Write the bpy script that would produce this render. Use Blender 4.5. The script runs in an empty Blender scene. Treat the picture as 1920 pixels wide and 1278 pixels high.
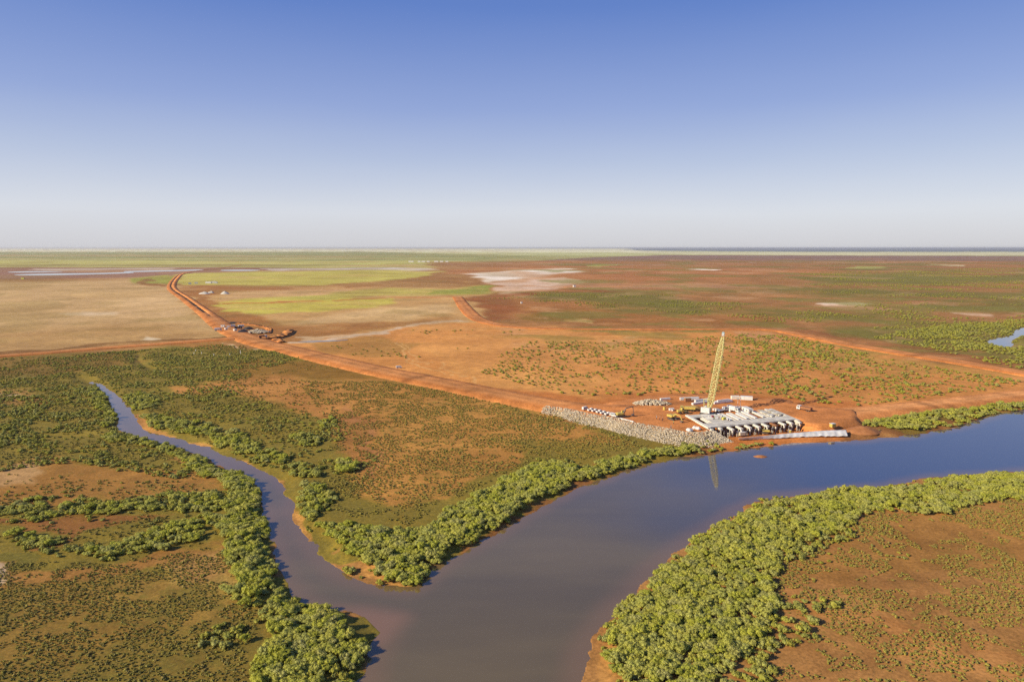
import bpy, bmesh, math, random
import numpy as np
from mathutils import Vector, Matrix

scene = bpy.context.scene
random.seed(7)
R = math.radians

# ------------------------------------------------------------------ camera
CAM_H = 100.0
PITCH = math.atan(175.0 / 1280.0)
cam_d = bpy.data.cameras.new("camera")
cam_d.sensor_width = 36.0
cam_d.lens = 24.0
cam_d.clip_start = 1.0
cam_d.clip_end = 400000.0
cam = bpy.data.objects.new("camera", cam_d)
scene.collection.objects.link(cam)
cam.location = (0, 0, CAM_H)
cam.rotation_euler = (math.pi / 2 - PITCH, 0, 0)
scene.camera = cam

# ------------------------------------------------------------------ light
SUN_EL = R(27)
SUN_AZ = R(-113)          # compass direction the sun stands in: left of and behind the camera (0 = +Y, + = towards +X)
world = bpy.data.worlds.new("World")
scene.world = world
world.use_nodes = True
wn = world.node_tree.nodes
wl = world.node_tree.links
wn.clear()
sky = wn.new("ShaderNodeTexSky")
sky.sky_type = 'NISHITA'
sky.sun_disc = False
sky.sun_elevation = SUN_EL
sky.sun_rotation = SUN_AZ
sky.altitude = 50
sky.air_density = 1.15
sky.dust_density = 1.0
sky.ozone_density = 2.2
hs = wn.new("ShaderNodeHueSaturation")
hs.inputs['Saturation'].default_value = 1.12
wb = wn.new("ShaderNodeBackground")
wb.inputs['Strength'].default_value = 0.075
wo = wn.new("ShaderNodeOutputWorld")
wl.new(sky.outputs[0], hs.inputs['Color'])
# the clear dry-season sky: pale at the horizon, deep blue overhead, the same all the way round
wt = wn.new("ShaderNodeTexCoord")
wsx = wn.new("ShaderNodeSeparateXYZ")
wl.new(wt.outputs['Generated'], wsx.inputs[0])
ramp = wn.new("ShaderNodeValToRGB")
SKYC = [(-1.0, (120,104,86)), (-0.02, (190,188,186)), (0.0, (217,217,223)), (0.05, (223,227,238)), (0.12, (188,200,229)), (0.19, (152,171,222)), (0.31, (100,132,205)), (0.6, (62,96,168)), (1.0, (44,74,146))]
def _l(v):
    v /= 255.0
    return (v / 12.92 if v <= 0.04045 else ((v + 0.055) / 1.055) ** 2.4) * 2 ** -0.32
el = ramp.color_ramp.elements
while len(el) < len(SKYC): el.new(0.5)
for e_, (h_, c_) in zip(el, SKYC):
    e_.position = (h_ + 1) / 2; e_.color = (*[_l(v) for v in c_], 1)
wm = wn.new("ShaderNodeMapRange")
wm.inputs[1].default_value = -1; wm.inputs[2].default_value = 1
wsn = wn.new("ShaderNodeTexNoise"); wsn.inputs['Scale'].default_value = 2.2; wsn.inputs['Detail'].default_value = 3
wmp = wn.new("ShaderNodeMapping"); wmp.inputs['Scale'].default_value = (1, 1, 5)
wl.new(wt.outputs['Generated'], wmp.inputs[0]); wl.new(wmp.outputs[0], wsn.inputs['Vector'])
wma = wn.new("ShaderNodeMath"); wma.operation = 'MULTIPLY_ADD'; wma.inputs[1].default_value = 0.022
wmb = wn.new("ShaderNodeMath"); wmb.operation = 'ADD'; wmb.inputs[1].default_value = -0.011
wl.new(wsn.outputs['Fac'], wma.inputs[0]); wl.new(wsx.outputs['Z'], wma.inputs[2]); wl.new(wma.outputs[0], wmb.inputs[0])
wl.new(wmb.outputs[0], wm.inputs[0]); wl.new(wm.outputs[0], ramp.inputs[0])
SKY_STRENGTH = 0.075
wsc = wn.new("ShaderNodeVectorMath"); wsc.operation = 'SCALE'
wsc.inputs['Scale'].default_value = 1.0 / SKY_STRENGTH
wl.new(ramp.outputs[0], wsc.inputs[0])
wx = wn.new("ShaderNodeMix"); wx.data_type = 'RGBA'
wx.inputs[0].default_value = 0.85
wl.new(hs.outputs[0], wx.inputs[6]); wl.new(wsc.outputs[0], wx.inputs[7])
wl.new(wx.outputs[2], wb.inputs['Color'])
wl.new(wb.outputs[0], wo.inputs['Surface'])

sd = bpy.data.lights.new("sun", 'SUN')
sd.energy = 5.0
sd.angle = R(0.5)
sd.color = (1.0, 0.88, 0.66)
sun = bpy.data.objects.new("sun", sd)
scene.collection.objects.link(sun)
sdir = Vector((math.sin(SUN_AZ) * math.cos(SUN_EL), math.cos(SUN_AZ) * math.cos(SUN_EL), math.sin(SUN_EL)))
sun.rotation_euler = sdir.to_track_quat('Z', 'Y').to_euler()
sun.location = (0, 0, 300)

scene.view_settings.view_transform = 'Standard'
scene.view_settings.look = 'None'
scene.view_settings.gamma = 1.0
scene.view_settings.use_curve_mapping = False
scene.view_settings.exposure = 0.32
scene.cycles.use_denoising = False
scene.cycles.denoiser = 'OPENIMAGEDENOISE'
scene.cycles.denoising_input_passes = 'RGB_ALBEDO_NORMAL'
scene.cycles.sample_clamp_direct = 4.0
scene.cycles.sample_clamp_indirect = 2.0
scene.cycles.max_bounces = 6
scene.cycles.diffuse_bounces = 2
scene.cycles.glossy_bounces = 2
scene.cycles.transmission_bounces = 2
scene.cycles.transparent_max_bounces = 4
scene.cycles.volume_bounces = 0

GAIN = np.array([1.02, .97, 1.0])     # lit ground shows its albedo times about this

# ------------------------------------------------------------------ helpers
CP, SP = math.cos(PITCH), math.sin(PITCH)
F = 1280.0

def at(px, py, z=0.0):
    """the place on the level z that the photograph shows at (px, py)"""
    u = (px - 960.0) / F
    v = (639.0 - py) / F
    dx, dy, dz = u, CP + SP * v, -SP + CP * v
    t = (z - CAM_H) / dz
    return Vector((dx * t, dy * t, z))

def atl(pts, z=0.0):
    return np.array([[p.x, p.y] for p in (at(a, b, z) for a, b in pts)])

def proj(x, y, z=0.0):
    dz = z - CAM_H
    d = y * CP - dz * SP
    d = np.where(d < 1e-3, 1e-3, d)
    v = (y * SP + dz * CP) / d
    u = x / d
    return 960.0 + u * F, 639.0 - v * F

def lin(c):
    return tuple(((v / 255.0) / 12.92 if v / 255.0 <= 0.04045 else ((v / 255.0 + 0.055) / 1.055) ** 2.4) for v in c)

def alb(c):
    return tuple(min(0.85, v / k) for v, k in zip(lin(c), GAIN))

def _hash(ix, iy, seed):
    h = (ix.astype(np.int64) * 374761393 + iy.astype(np.int64) * 668265263 + seed * 974711) & 0xffffffff
    h = ((h ^ (h >> 13)) * 1274126177) & 0xffffffff
    h = h ^ (h >> 16)
    return (h & 0xffffff) / float(0xffffff)

def vnoise(x, y, seed=0):
    ix = np.floor(x); iy = np.floor(y)
    fx = x - ix; fy = y - iy
    fx = fx * fx * (3 - 2 * fx); fy = fy * fy * (3 - 2 * fy)
    a = _hash(ix, iy, seed); b = _hash(ix + 1, iy, seed)
    c = _hash(ix, iy + 1, seed); d = _hash(ix + 1, iy + 1, seed)
    return (a + (b - a) * fx) * (1 - fy) + (c + (d - c) * fx) * fy

def fbm(x, y, seed=0, o=4):
    s = 0; a = 0.5; t = 0
    for k in range(o):
        s = s + a * vnoise(x * 2 ** k + 17.3 * k, y * 2 ** k - 9.1 * k, seed + k * 31)
        t += a; a *= 0.5
    return s / t

def smooth(a, b, x):
    t = np.clip((x - a) / (b - a), 0, 1)
    return t * t * (3 - 2 * t)

def inpoly(x, y, poly):
    r = np.zeros(x.shape, bool)
    n = len(poly)
    for i in range(n):
        x0, y0 = poly[i]; x1, y1 = poly[(i + 1) % n]
        if y0 == y1: continue
        c = ((y0 > y) != (y1 > y)) & (x < (x1 - x0) * (y - y0) / (y1 - y0) + x0)
        r ^= c
    return r

def segdist(x, y, pts, closed=False):
    d = np.full(x.shape, 1e18)
    n = len(pts)
    for i in range(n if closed else n - 1):
        x0, y0 = pts[i]; x1, y1 = pts[(i + 1) % n]
        ex, ey = x1 - x0, y1 - y0
        L = ex * ex + ey * ey + 1e-9
        t = np.clip(((x - x0) * ex + (y - y0) * ey) / L, 0, 1)
        d = np.minimum(d, (x - x0 - t * ex) ** 2 + (y - y0 - t * ey) ** 2)
    return np.sqrt(d)

def spline(pts, n=6, closed=False):
    P = [np.array(p, float) for p in pts]
    out = []
    m = len(P)
    rng = range(m if closed else m - 1)
    for i in rng:
        p1 = P[i]; p2 = P[(i + 1) % m]
        p0 = P[(i - 1) % m] if (closed or i > 0) else p1
        p3 = P[(i + 2) % m] if (closed or i < m - 2) else p2
        for k in range(n):
            t = k / n
            out.append(0.5 * ((2 * p1) + (-p0 + p2) * t + (2 * p0 - 5 * p1 + 4 * p2 - p3) * t * t + (-p0 + 3 * p1 - 3 * p2 + p3) * t ** 3))
    if not closed: out.append(P[-1])
    return np.array(out)

def tag(o, label=None, cat=None, group=None, kind=None):
    if label: o['label'] = label
    if cat: o['category'] = cat
    if group: o['group'] = group
    if kind: o['kind'] = kind
    return o

def link(o, parent=None):
    scene.collection.objects.link(o)
    if parent is not None: o.parent = parent
    return o

def empty(name, loc, rz=0.0, label=None, cat=None, group=None):
    o = bpy.data.objects.new(name, None)
    o.empty_display_size = 0.5
    o.location = loc
    o.rotation_euler = (0, 0, rz)
    link(o)
    return tag(o, label, cat, group)

def np_mesh(name, verts, faces, mat=None, smooth_=False):
    me = bpy.data.meshes.new(name)
    verts = np.asarray(verts, np.float32)
    faces = np.asarray(faces, np.int32)
    k = faces.shape[1]
    me.vertices.add(len(verts)); me.vertices.foreach_set('co', verts.ravel())
    me.loops.add(faces.size); me.loops.foreach_set('vertex_index', faces.ravel())
    me.polygons.add(len(faces))
    me.polygons.foreach_set('loop_start', np.arange(0, faces.size, k, dtype=np.int32))
    if smooth_: me.polygons.foreach_set('use_smooth', np.ones(len(faces), bool))
    me.update(calc_edges=True)
    if mat: me.materials.append(mat)
    return me

# ------------------------------------------------------------------ materials
def newmat(name):
    m = bpy.data.materials.new(name)
    m.use_nodes = True
    nt = m.node_tree
    b = nt.nodes['Principled BSDF']
    return m, nt, b

def noise_col(nt, a, b, scale, detail=4, coord='Object', lo=0.35, hi=0.65, distort=0.0):
    tc = nt.nodes.new('ShaderNodeTexCoord')
    n = nt.nodes.new('ShaderNodeTexNoise')
    n.inputs['Scale'].default_value = scale
    n.inputs['Detail'].default_value = detail
    n.inputs['Distortion'].default_value = distort
    nt.links.new(tc.outputs[coord], n.inputs['Vector'])
    r = nt.nodes.new('ShaderNodeValToRGB')
    r.color_ramp.elements[0].position = lo; r.color_ramp.elements[1].position = hi
    r.color_ramp.elements[0].color = (*a, 1); r.color_ramp.elements[1].color = (*b, 1)
    nt.links.new(n.outputs['Fac'], r.inputs['Fac'])
    return r.outputs['Color'], n

def simple(name, a, b=None, scale=2.0, rough=0.8, metal=0.0, bump=0.0, coord='Object'):
    m, nt, p = newmat(name)
    if b is None: b = tuple(v * 0.72 for v in a)
    c, n = noise_col(nt, a, b, scale, coord=coord)
    nt.links.new(c, p.inputs['Base Color'])
    p.inputs['Roughness'].default_value = rough
    p.inputs['Metallic'].default_value = metal
    if bump:
        bp = nt.nodes.new('ShaderNodeBump'); bp.inputs['Strength'].default_value = bump
        nt.links.new(n.outputs['Fac'], bp.inputs['Height']); nt.links.new(bp.outputs[0], p.inputs['Normal'])
    return m
# ------------------------------------------------------------------ water outlines (read at water level)
WZ = -1.2
CREEK = [
 # east bank of the narrow creek, then round the tip of the tongue of land, then the north bank
 (188,719),(206,732),(228,748),(246,770),(262,797),(290,812),(340,824),(390,839),(430,855),(470,872),(508,893),(532,915),(546,940),
 (555,972),(574,1000),(597,1030),(626,1060),(655,1080),(695,1093),(740,1101),(775,1098),(800,1080),(822,1062),(855,1040),(900,1018),
 (948,990),(1000,959),(1050,933),(1095,912),(1150,893),(1205,874),(1258,862),(1312,853),(1370,845),(1450,835),(1520,830),(1590,826),
 (1650,823),(1715,815),(1760,808),(1806,797),(1859,778),(1920,768),(2100,735),(2400,705),(2900,690),
 (2900,840),(2400,865),(2100,878),(1920,884),(1760,893),(1681,907),(1596,914),(1524,924),(1449,931),(1400,946),(1360,972),(1310,1003),(1243,1058),
 (1212,1086),(1182,1116),(1158,1142),(1140,1166),(1125,1190),(1115,1214),(1103,1245),(1093,1280),(1085,1400),(1080,1640),
 (640,1640),(655,1400),(672,1290),(680,1235),(700,1205),(712,1185),(690,1165),(655,1152),(603,1142),(563,1128),(541,1105),(526,1078),(510,1018),(494,968),(487,928),
 (470,905),(443,888),(406,869),(365,849),(312,833),(270,820),(226,806),(217,778),(207,757),(196,738),(182,722)]
POOL = [(1990,592),(1921,613),(1905,619),(1897,628),(1876,633),(1854,638),(1857,645),(1888,652),(1900,645),(1897,638),(1908,633),(1924,630),(1990,626)]
CREEK_W = spline(atl(CREEK, WZ), 4, True)
POOL_W = spline(atl(POOL, WZ), 4, True)
STREAM = atl([(150,706),(165,715),(186,722)], WZ)
SPRING = atl([(262,664),(258,674),(272,686),(288,692)], WZ)

# ------------------------------------------------------------------ roads on embankments: (px, py, crest half width m, height m)
ROADS = {
 'main': dict(pts=[(452,497),(410,502.5),(372,507),(345,512),(333,518),(322,537),(352,560),(385,584),(424,612),(480,637),(560,657),(692,688),(837,717),(957,741),(1030,754),(1090,763),(1130,768)],
              w=[5,5,5,5,6,6,7,7,9,11,11,11,11,11,11,11,11], h=[1.2,1.2,1.5,2,2.4,2.8,2.8,2.8,2.8,2.6,2.4,2.4,2.4,2.6,3.0,3.3,3.3]),
 'spur': dict(pts=[(858,556),(872,575),(892,594),(925,606),(985,613),(1120,616),(1300,616),(1430,616),(1490,624),(1595,645),(1700,662),(1790,676),(1925,699),(2150,738),(2500,800)],
              w=[8,9,9,8,6,5,5,6,8,9,9,9,9,9,9], h=[1.5]*3+[1.2]*4+[1.4]*8),
 'east': dict(pts=[(1500,776),(1560,774),(1620,769),(1690,761),(1780,752),(1860,743),(1930,735),(2150,716),(2500,690)],
              w=[9,10,9,8,8,8,8,8,8], h=[3.2,3.0,2.8,2.6,2.4,2.4,2.4,2.4,2.4]),
 'west': dict(pts=[(-400,690),(-200,680),(0,666),(120,657),(234,648),(330,641),(438,633)], w=[6]*7, h=[1.4]*6+[2.0]),
}
for k, r in ROADS.items():
    base = np.array([[*at(a, b, h * 0.8).xy, w, h] for (a, b), w, h in zip(r['pts'], r['w'], r['h'])])
    r['c'] = spline(base, 8)

# working platform at the bridge, its top outline on level PZ
PZ = 3.4
PAD = [(1021,761),(1060,766),(1104,776),(1155,784),(1194,794),(1260,806),(1285,811),(1307,812),(1338,808),
       (1326,798),(1303,785),(1326,784),(1336,789),(1372,786.5),(1440,781),(1478,778.5),(1492,786),(1503,793),(1530,795),(1575,793),(1602,786),(1600,768),(1540,762),(1500,757),
       (1440,748),(1400,741),(1340,738),(1270,739),(1215,742),(1180,748),(1130,757),(1085,757)]
PAD_W = atl(PAD, PZ)

def water_sd(x, y):
    """positive inside the water, metres"""
    out = np.full(x.shape, -1e3)
    for poly in (CREEK_W, POOL_W):
        lo = poly.min(0) - 60; hi = poly.max(0) + 60
        m = (x > lo[0]) & (x < hi[0]) & (y > lo[1]) & (y < hi[1])
        if not m.any(): continue
        d = segdist(x[m], y[m], poly, True)
        ins = inpoly(x[m], y[m], poly)
        out[m] = np.maximum(out[m], np.where(ins, d, -d))
    for line, w in ((STREAM, 1.2), (SPRING, 2.2)):
        m = (np.abs(x - line[:, 0].mean()) < 120) & (np.abs(y - line[:, 1].mean()) < 120)
        if m.any(): out[m] = np.maximum(out[m], w - segdist(x[m], y[m], line))
    return out

PIT = atl([(1330,792),(1476,779),(1520,798),(1512,806),(1440,812),(1360,818),(1340,812)], 0.0)

BENCH = atl([(1358,820),(1440,815),(1510,809),(1560,800),(1605,800),(1600,809),(1560,808),(1500,812.5),(1440,818),(1385,823),(1360,825)], 0.9)

def ground_z(x, y, wsd=None):
    if wsd is None:
        n = (fbm(x / 9, y / 9, 5, 3) - 0.5) * 6.0
        wsd = water_sd(x, y) + np.clip(n, -2.4, 2.4) * smooth(600, 300, y)
    z = 0.35 * (fbm(x / 45, y / 45, 3, 3) - 0.5) + 0.10 * (fbm(x / 6, y / 6, 4, 2) - 0.5)
    bank = smooth(-9, -0.5, wsd)
    z = np.where(wsd < 0, z * (1 - bank) + (WZ + 0.06) * bank + 0.0, WZ - 0.05 - np.minimum(wsd * 0.22, 2.2))
    pit = inpoly(x, y, PIT)
    z = np.where(pit, -0.95, z)
    near = (y > 300) & (y < 460) & (x > 60) & (x < 260)
    if near.any():
        d = segdist(x[near], y[near], BENCH, True); d = np.where(inpoly(x[near], y[near], BENCH), d, -d)
        z[near] = np.maximum(z[near], -1.6 + 1.9 * smooth(-4.5, .5, d))
    return z

# ------------------------------------------------------------------ what grows or lies where: outlines as the photograph shows them
# (outline, colour as lit, softness px, opacity, low green cover 0..1)
Z = []
def zone(poly, col, soft=6, op=1.0, veg=None): Z.append(('p', poly, tone(col), soft, op, veg))
def track(line, wid, col, soft=1.5, op=1.0, veg=None): Z.append(('l', line, tone(col), soft, op, veg, wid))

def tone(c):
    # the soils of this plain lean to ochre
    r, g, b = c
    k = g / r
    k2 = k + .045 * max(0., min(1., (.82 - k) / .12))
    return (min(255, r * 1.04), min(255, r * 1.04 * k2), min(255, r * 1.04 * (b / r + (.025 if k < .75 else .01))))
BASE = tone((160,104,58))
# horizon bands
zone([(-3000,455),(5000,455),(5000,503),(-3000,506)], (168,160,98), 3, 1, 0.15)
zone([(-3000,455),(1000,455),(1300,472),(900,475),(500,473),(-3000,474)], (226,214,170), 2, 1, 0.0)
zone([(560,472),(1500,474),(1900,482),(1500,481),(1000,479),(560,476)], (196,190,130), 2, .8, 0.1)
zone([(1240,478),(1920,480),(5000,478),(5000,500),(1920,500),(1240,497),(1000,490),(1080,484)], (140,98,86), 2, 1, 0.1)
zone([(1200,468),(5000,468),(5000,477),(1700,476),(1300,473)], (205,200,150), 2, .9, 0.1)
zone([(-3000,473),(700,472),(1000,480),(900,487),(500,489),(200,490),(-3000,490)], (152,148,86), 1.5, 1, 0.15)
zone([(-3000,477),(300,478),(700,480),(700,482),(300,481),(-3000,480)], (178,150,96), 1.2, .8, .05)
zone([(-3000,484),(200,485),(600,483),(1000,484),(600,486),(200,487),(-3000,486)], (196,178,112), 1.0, .7, .05)
zone([(-3000,489),(200,488),(500,490),(800,488),(980,494),(820,501),(350,501),(60,502),(-3000,500)], (188,176,98), 1.5, 1, 0.12)
zone([(-3000,495),(150,496),(400,495),(700,497),(500,499),(150,499),(-3000,498)], (150,132,76), 1.2, .8, .1)
zone([(-3000,500),(300,501),(800,503),(800,509),(200,522),(-3000,524)], (150,100,82), 2, 1, 0.0)
zone([(80,503),(330,502),(330,506),(80,507)], (205,185,165), 2, .8, 0)
zone([(500,503),(760,502),(900,503),(760,507),(500,507)], (205,188,172), 1.5, .9, 0)
zone([(1000,440),(5000,440),(5000,472.5),(1500,472),(1200,470)], (120,122,126), 1.2, 1, 0)
zone([(1150,473),(5000,473),(5000,480),(1700,479),(1300,477)], (214,202,158), 1.2, .9, 0)
# western tan flat
zone([(-3000,523),(120,526),(240,522),(322,536),(380,585),(430,632),(330,640),(120,655),(0,660),(-3000,800)], (196,154,104), 5, 1, 0.02)
zone([(-3000,600),(60,618),(240,606),(400,618),(430,632),(330,640),(120,655),(0,660),(-3000,800)], (176,126,76), 14, .8, 0.08)
zone([(120,585),(215,583),(216,590),(130,591)], (222,198,170), 2, .5)
zone([(215,575),(300,545),(330,548),(360,590),(250,600),(215,590)], (212,168,120), 6, .5)
zone([(265,632),(310,636),(300,641),(270,639)], (232,212,184), 2, .8)
zone([(235,521),(335,514),(325,533),(250,530)], (168,162,66), 2, 1, 0.4)
zone([(258,524),(275,520),(282,530),(310,535),(280,538),(262,532)], (150,92,48), 2, 1)
# green fields right of the main embankment
zone([(345,512),(520,508),(740,506),(835,508),(790,518),(700,528),(600,535),(420,537),(335,534),(338,520)], (190,172,82), 2.5, 1, 0.12)
zone([(322,536),(600,537),(880,540),(925,545),(960,560),(900,610),(760,620),(560,640),(440,625),(400,590)], (196,142,88), 5, 1, 0.05)
zone([(335,536),(420,536),(560,539),(560,543),(430,546),(400,556),(420,570),(500,600),(540,620),(500,640),(440,625),(380,575)], (160,96,48), 6, .95, 0.0)
zone([(430,548),(620,540),(700,548),(620,555),(450,560)], (200,152,106), 4, .8)
zone([(400,566),(470,560),(600,553),(720,560),(740,566),(700,574),(600,584),(480,588),(430,580)], (196,176,76), 3, 1, 0.12)
zone([(470,560),(600,552),(720,541),(840,541),(922,533),(926,548),(880,552),(720,553),(600,562)], (184,166,78), 3, .85, 0.25)
zone([(810,544),(880,539),(924,534),(926,546),(890,551),(800,549)], (150,150,58), 3, .9, 0.4)
zone([(560,600),(700,575),(840,570),(850,585),(760,598),(620,612),(540,616)], (208,168,116), 7, .8)
zone([(490,612),(620,606),(760,600),(850,595),(880,600),(760,612),(640,630),(540,640)], (160,98,50), 5, .9)
# orange flats north of the causeway
zone([(480,636),(560,640),(700,625),(800,606),(900,605),(1100,618),(1430,620),(1600,650),(1925,708),(1925,735),(1600,765),(1500,765),(1300,745),(1100,760),(1000,752),(840,712),(690,680),(560,652)], (204,126,66), 4, 1, 0.06)
zone([(760,640),(900,625),(1100,625),(1250,650),(1100,690),(900,690),(780,670)], (212,138,76), 14, .6)
zone([(800,655),(880,690),(1000,700),(1150,705),(1100,745),(1000,742),(840,700)], (214,142,78), 12, .6, 0.0)
zone([(560,640),(700,632),(800,640),(760,660),(690,668),(600,655)], (166,112,56), 5, .7, 0.3)
zone([(1300,690),(1500,650),(1700,680),(1900,715),(1800,740),(1500,755),(1350,740)], (190,116,60), 15, .7, 0.15)
# reddish plain north east
zone([(800,492),(1100,488),(3500,494),(3500,720),(1925,692),(1780,668),(1600,640),(1480,618),(1430,612),(1000,610),(925,600),(880,560),(930,545),(920,520),(830,508)], (162,104,60), 4, 1, 0.25)
zone([(830,508),(930,500),(1150,498),(1450,505),(1400,520),(1200,530),(1000,545),(930,545),(925,535),(900,520)], (176,106,62), 6, .9, 0.03)
zone([(880,515),(960,506),(1060,503),(1100,510),(1020,520),(960,525),(920,530)], (236,218,200), 4, .95, 0)
zone([(930,530),(1000,522),(1060,520),(1090,530),(1030,545),(960,550),(935,548)], (222,190,166), 4, .85, 0)
zone([(1060,527),(1150,530),(1500,535),(1500,545),(1250,540),(1080,540),(1000,546)], (196,140,110), 4, .5, 0)
zone([(885,560),(960,548),(1080,542),(1200,545),(1130,570),(1000,600),(930,600)], (150,82,42), 6, 1, 0.06)
zone([(960,560),(1050,548),(1200,560),(1500,585),(1420,612),(1100,608),(980,600)], (158,96,48), 8, .9, 0.2)
zone([(1050,598),(1090,597),(1125,600),(1110,604),(1055,603)], (214,176,110), 2, .8)
zone([(980,590),(1040,585),(1080,600),(1000,605)], (140,98,40), 4, .7, .4)
for q in [[(965,556),(1050,548),(1150,545),(1250,555),(1300,570),(1240,575),(1100,565),(1000,562)],
          [(1110,575),(1240,566),(1300,572),(1420,578),(1560,585),(1680,600),(1900,605),(1900,618),(1640,608),(1560,598),(1400,592),(1200,588)],
          [(1500,520),(1700,512),(1925,518),(1925,528),(1760,534),(1560,530)],
          [(1300,545),(1500,538),(1700,545),(1925,550),(1925,560),(1650,558),(1480,552)],
          [(1730,575),(1780,560),(1860,556),(1925,570),(1925,585),(1800,580)],
          [(1550,615),(1700,615),(1850,600),(1925,608),(1925,690),(1780,664),(1640,640)],
          [(1610,502),(1660,501),(1670,506),(1620,505)]]:
    zone(q, (124,112,48), 6, .8, 0.45)
    q2 = [(a + (a - 1500) * 0, b) for a, b in q]
zone([(1925,500),(3500,500),(3500,700),(1925,690)], (112,112,42), 10, .6, 0.6)
zone([(1520,568),(1600,566),(1640,570),(1600,574),(1540,574)], (232,204,180), 2.5, .9, 0)
zone([(1440,508),(1520,506),(1600,510),(1500,515)], (184,110,66), 3, .7, 0)
zone([(1800,587),(1850,590),(1850,594),(1800,592)], (214,170,140), 2, .8)
zone([(1290,503),(1345,505),(1345,507),(1290,505)], (238,222,205), 1.2, 1)
zone([(1600,499),(1660,500),(1640,505),(1590,503)], (178,170,90), 1.5, .9)
zone([(1745,495),(1810,497),(1800,499),(1740,497)], (215,190,150), 1.2, .9)
zone([(1095,495),(1165,496),(1130,500),(1100,499)], (184,176,90), 1.5, .9)
zone([(1440,612),(1560,620),(1750,655),(1930,684),(1930,696),(1780,672),(1590,640),(1480,620)], (150,88,50), 3, .8, 0.1)
# south of the west road: green salt marsh
zone([(-1500,700),(0,671),(240,655),(400,640),(520,655),(640,680),(760,705),(960,752),(1020,768),(1190,816),(1300,842),(1100,905),(900,1015),(760,1100),(560,1000),(540,900),(250,790),(190,722),(215,800),(480,900),(520,1080),(700,1200),(680,1500),(-1500,1700)], (140,116,42), 3, 1, 0.5)
zone([(0,668),(240,655),(300,668),(200,690),(80,700),(0,695),(-400,720),(-400,700)], (134,90,42), 6, .8, 0.35)
zone([(300,645),(420,640),(520,655),(560,668),(480,660),(360,658)], (140,104,44), 4, .7, 0.4)
zone([(470,668),(600,680),(760,706),(720,722),(600,712),(460,705),(430,690)], (140,92,36), 6, .9, 0.2)
zone([(355,655),(400,648),(425,662),(380,668)], (158,134,58), 3, .8, 0.5)
zone([(330,640),(440,640),(430,652),(330,652)], (160,98,48), 4, .8, 0.1)
zone([(0,730),(50,728),(70,750),(30,762),(0,760),(-200,760),(-200,730)], (168,112,66), 6, .7, 0.1)
zone([(0,735),(45,735),(40,741),(0,740)], (226,204,180), 3, .5, 0)
zone([(60,750),(95,748),(105,762),(70,765)], (160,96,48), 4, .8, 0.1)
zone([(450,705),(520,700),(620,722),(700,740),(700,790),(640,800),(560,760),(440,745),(400,735),(330,738),(320,725)], (190,116,62), 9, .85, 0.12)
zone([(560,725),(640,710),(760,712),(960,758),(1020,772),(1100,795),(1180,830),(1100,860),(1000,850),(900,900),(850,930),(740,960),(690,940),(650,900),(690,860),(700,810),(640,760)], (186,118,58), 10, .9, 0.28)
zone([(620,780),(700,790),(720,850),(700,890),(680,880),(660,830),(610,820)], (168,100,54), 8, .8, 0.05)
zone([(700,960),(850,930),(1000,850),(1150,830),(1100,880),(950,910),(880,960),(760,1000),(640,990)], (146,120,44), 10, .8, 0.55)
zone([(960,830),(1060,820),(1230,838),(1200,850),(1000,850)], (152,122,44), 8, .7, 0.5)
zone([(0,885),(120,860),(240,868),(400,880),(440,905),(330,935),(180,930),(0,940),(-300,960),(-300,900)], (160,102,50), 10, .9, 0.25)
zone([(0,888),(50,882),(75,888),(50,902),(0,906)], (206,170,134), 5, .4, 0)
zone([(0,965),(70,968),(220,960),(330,960),(250,985),(130,1000),(60,990),(0,985),(-300,1000),(-300,960)], (142,84,44), 7, .9, 0.15)
zone([(0,1040),(80,1042),(90,1056),(40,1064),(0,1062),(-200,1070),(-200,1040)], (92,92,32), 4, .8, 0.8)
zone([(0,1066),(90,1062),(240,1045),(420,1020),(440,1060),(380,1070),(200,1080),(60,1105),(0,1110),(-300,1130),(-300,1070)], (158,100,52), 8, .85, 0.1)
zone([(0,1068),(35,1066),(40,1085),(0,1096),(-100,1096),(-100,1068)], (216,190,164), 5, .7, 0)
zone([(300,1070),(400,1025),(440,1040),(470,1090),(440,1110),(380,1105),(300,1110)], (172,126,72), 12, .6, 0.1)
zone([(0,1110),(200,1085),(380,1100),(470,1120),(500,1170),(480,1260),(500,1500),(-500,1500),(-500,1130)], (142,100,46), 12, .85, 0.4)
zone([(150,1230),(420,1150),(490,1180),(480,1500),(100,1500)], (124,102,42), 14, .7, 0.5)
# island
zone([(1400,950),(1925,890),(3000,850),(3000,2000),(1090,2000),(1085,1400),(1100,1270),(1150,1160),(1250,1060)], (166,108,60), 2, 1, 0.22)
zone([(1100,1400),(1093,1280),(1115,1214),(1140,1166),(1182,1116),(1150,1200),(1160,1290),(1300,1350)], (176,116,62), 3, .9, 0)
zone([(1480,1000),(1700,970),(1925,950),(2500,930),(2500,1030),(1925,1060),(1750,1060),(1560,1090),(1480,1080)], (158,102,50), 14, .7, 0.2)
zone([(1440,1100),(1600,1150),(1800,1200),(1925,1230),(1925,1260),(1800,1240),(1600,1180),(1460,1130)], (184,118,66), 10, .8, 0.02)
zone([(1660,890),(1700,897),(1680,905),(1655,902)], (160,70,40), 2, .6)
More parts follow.
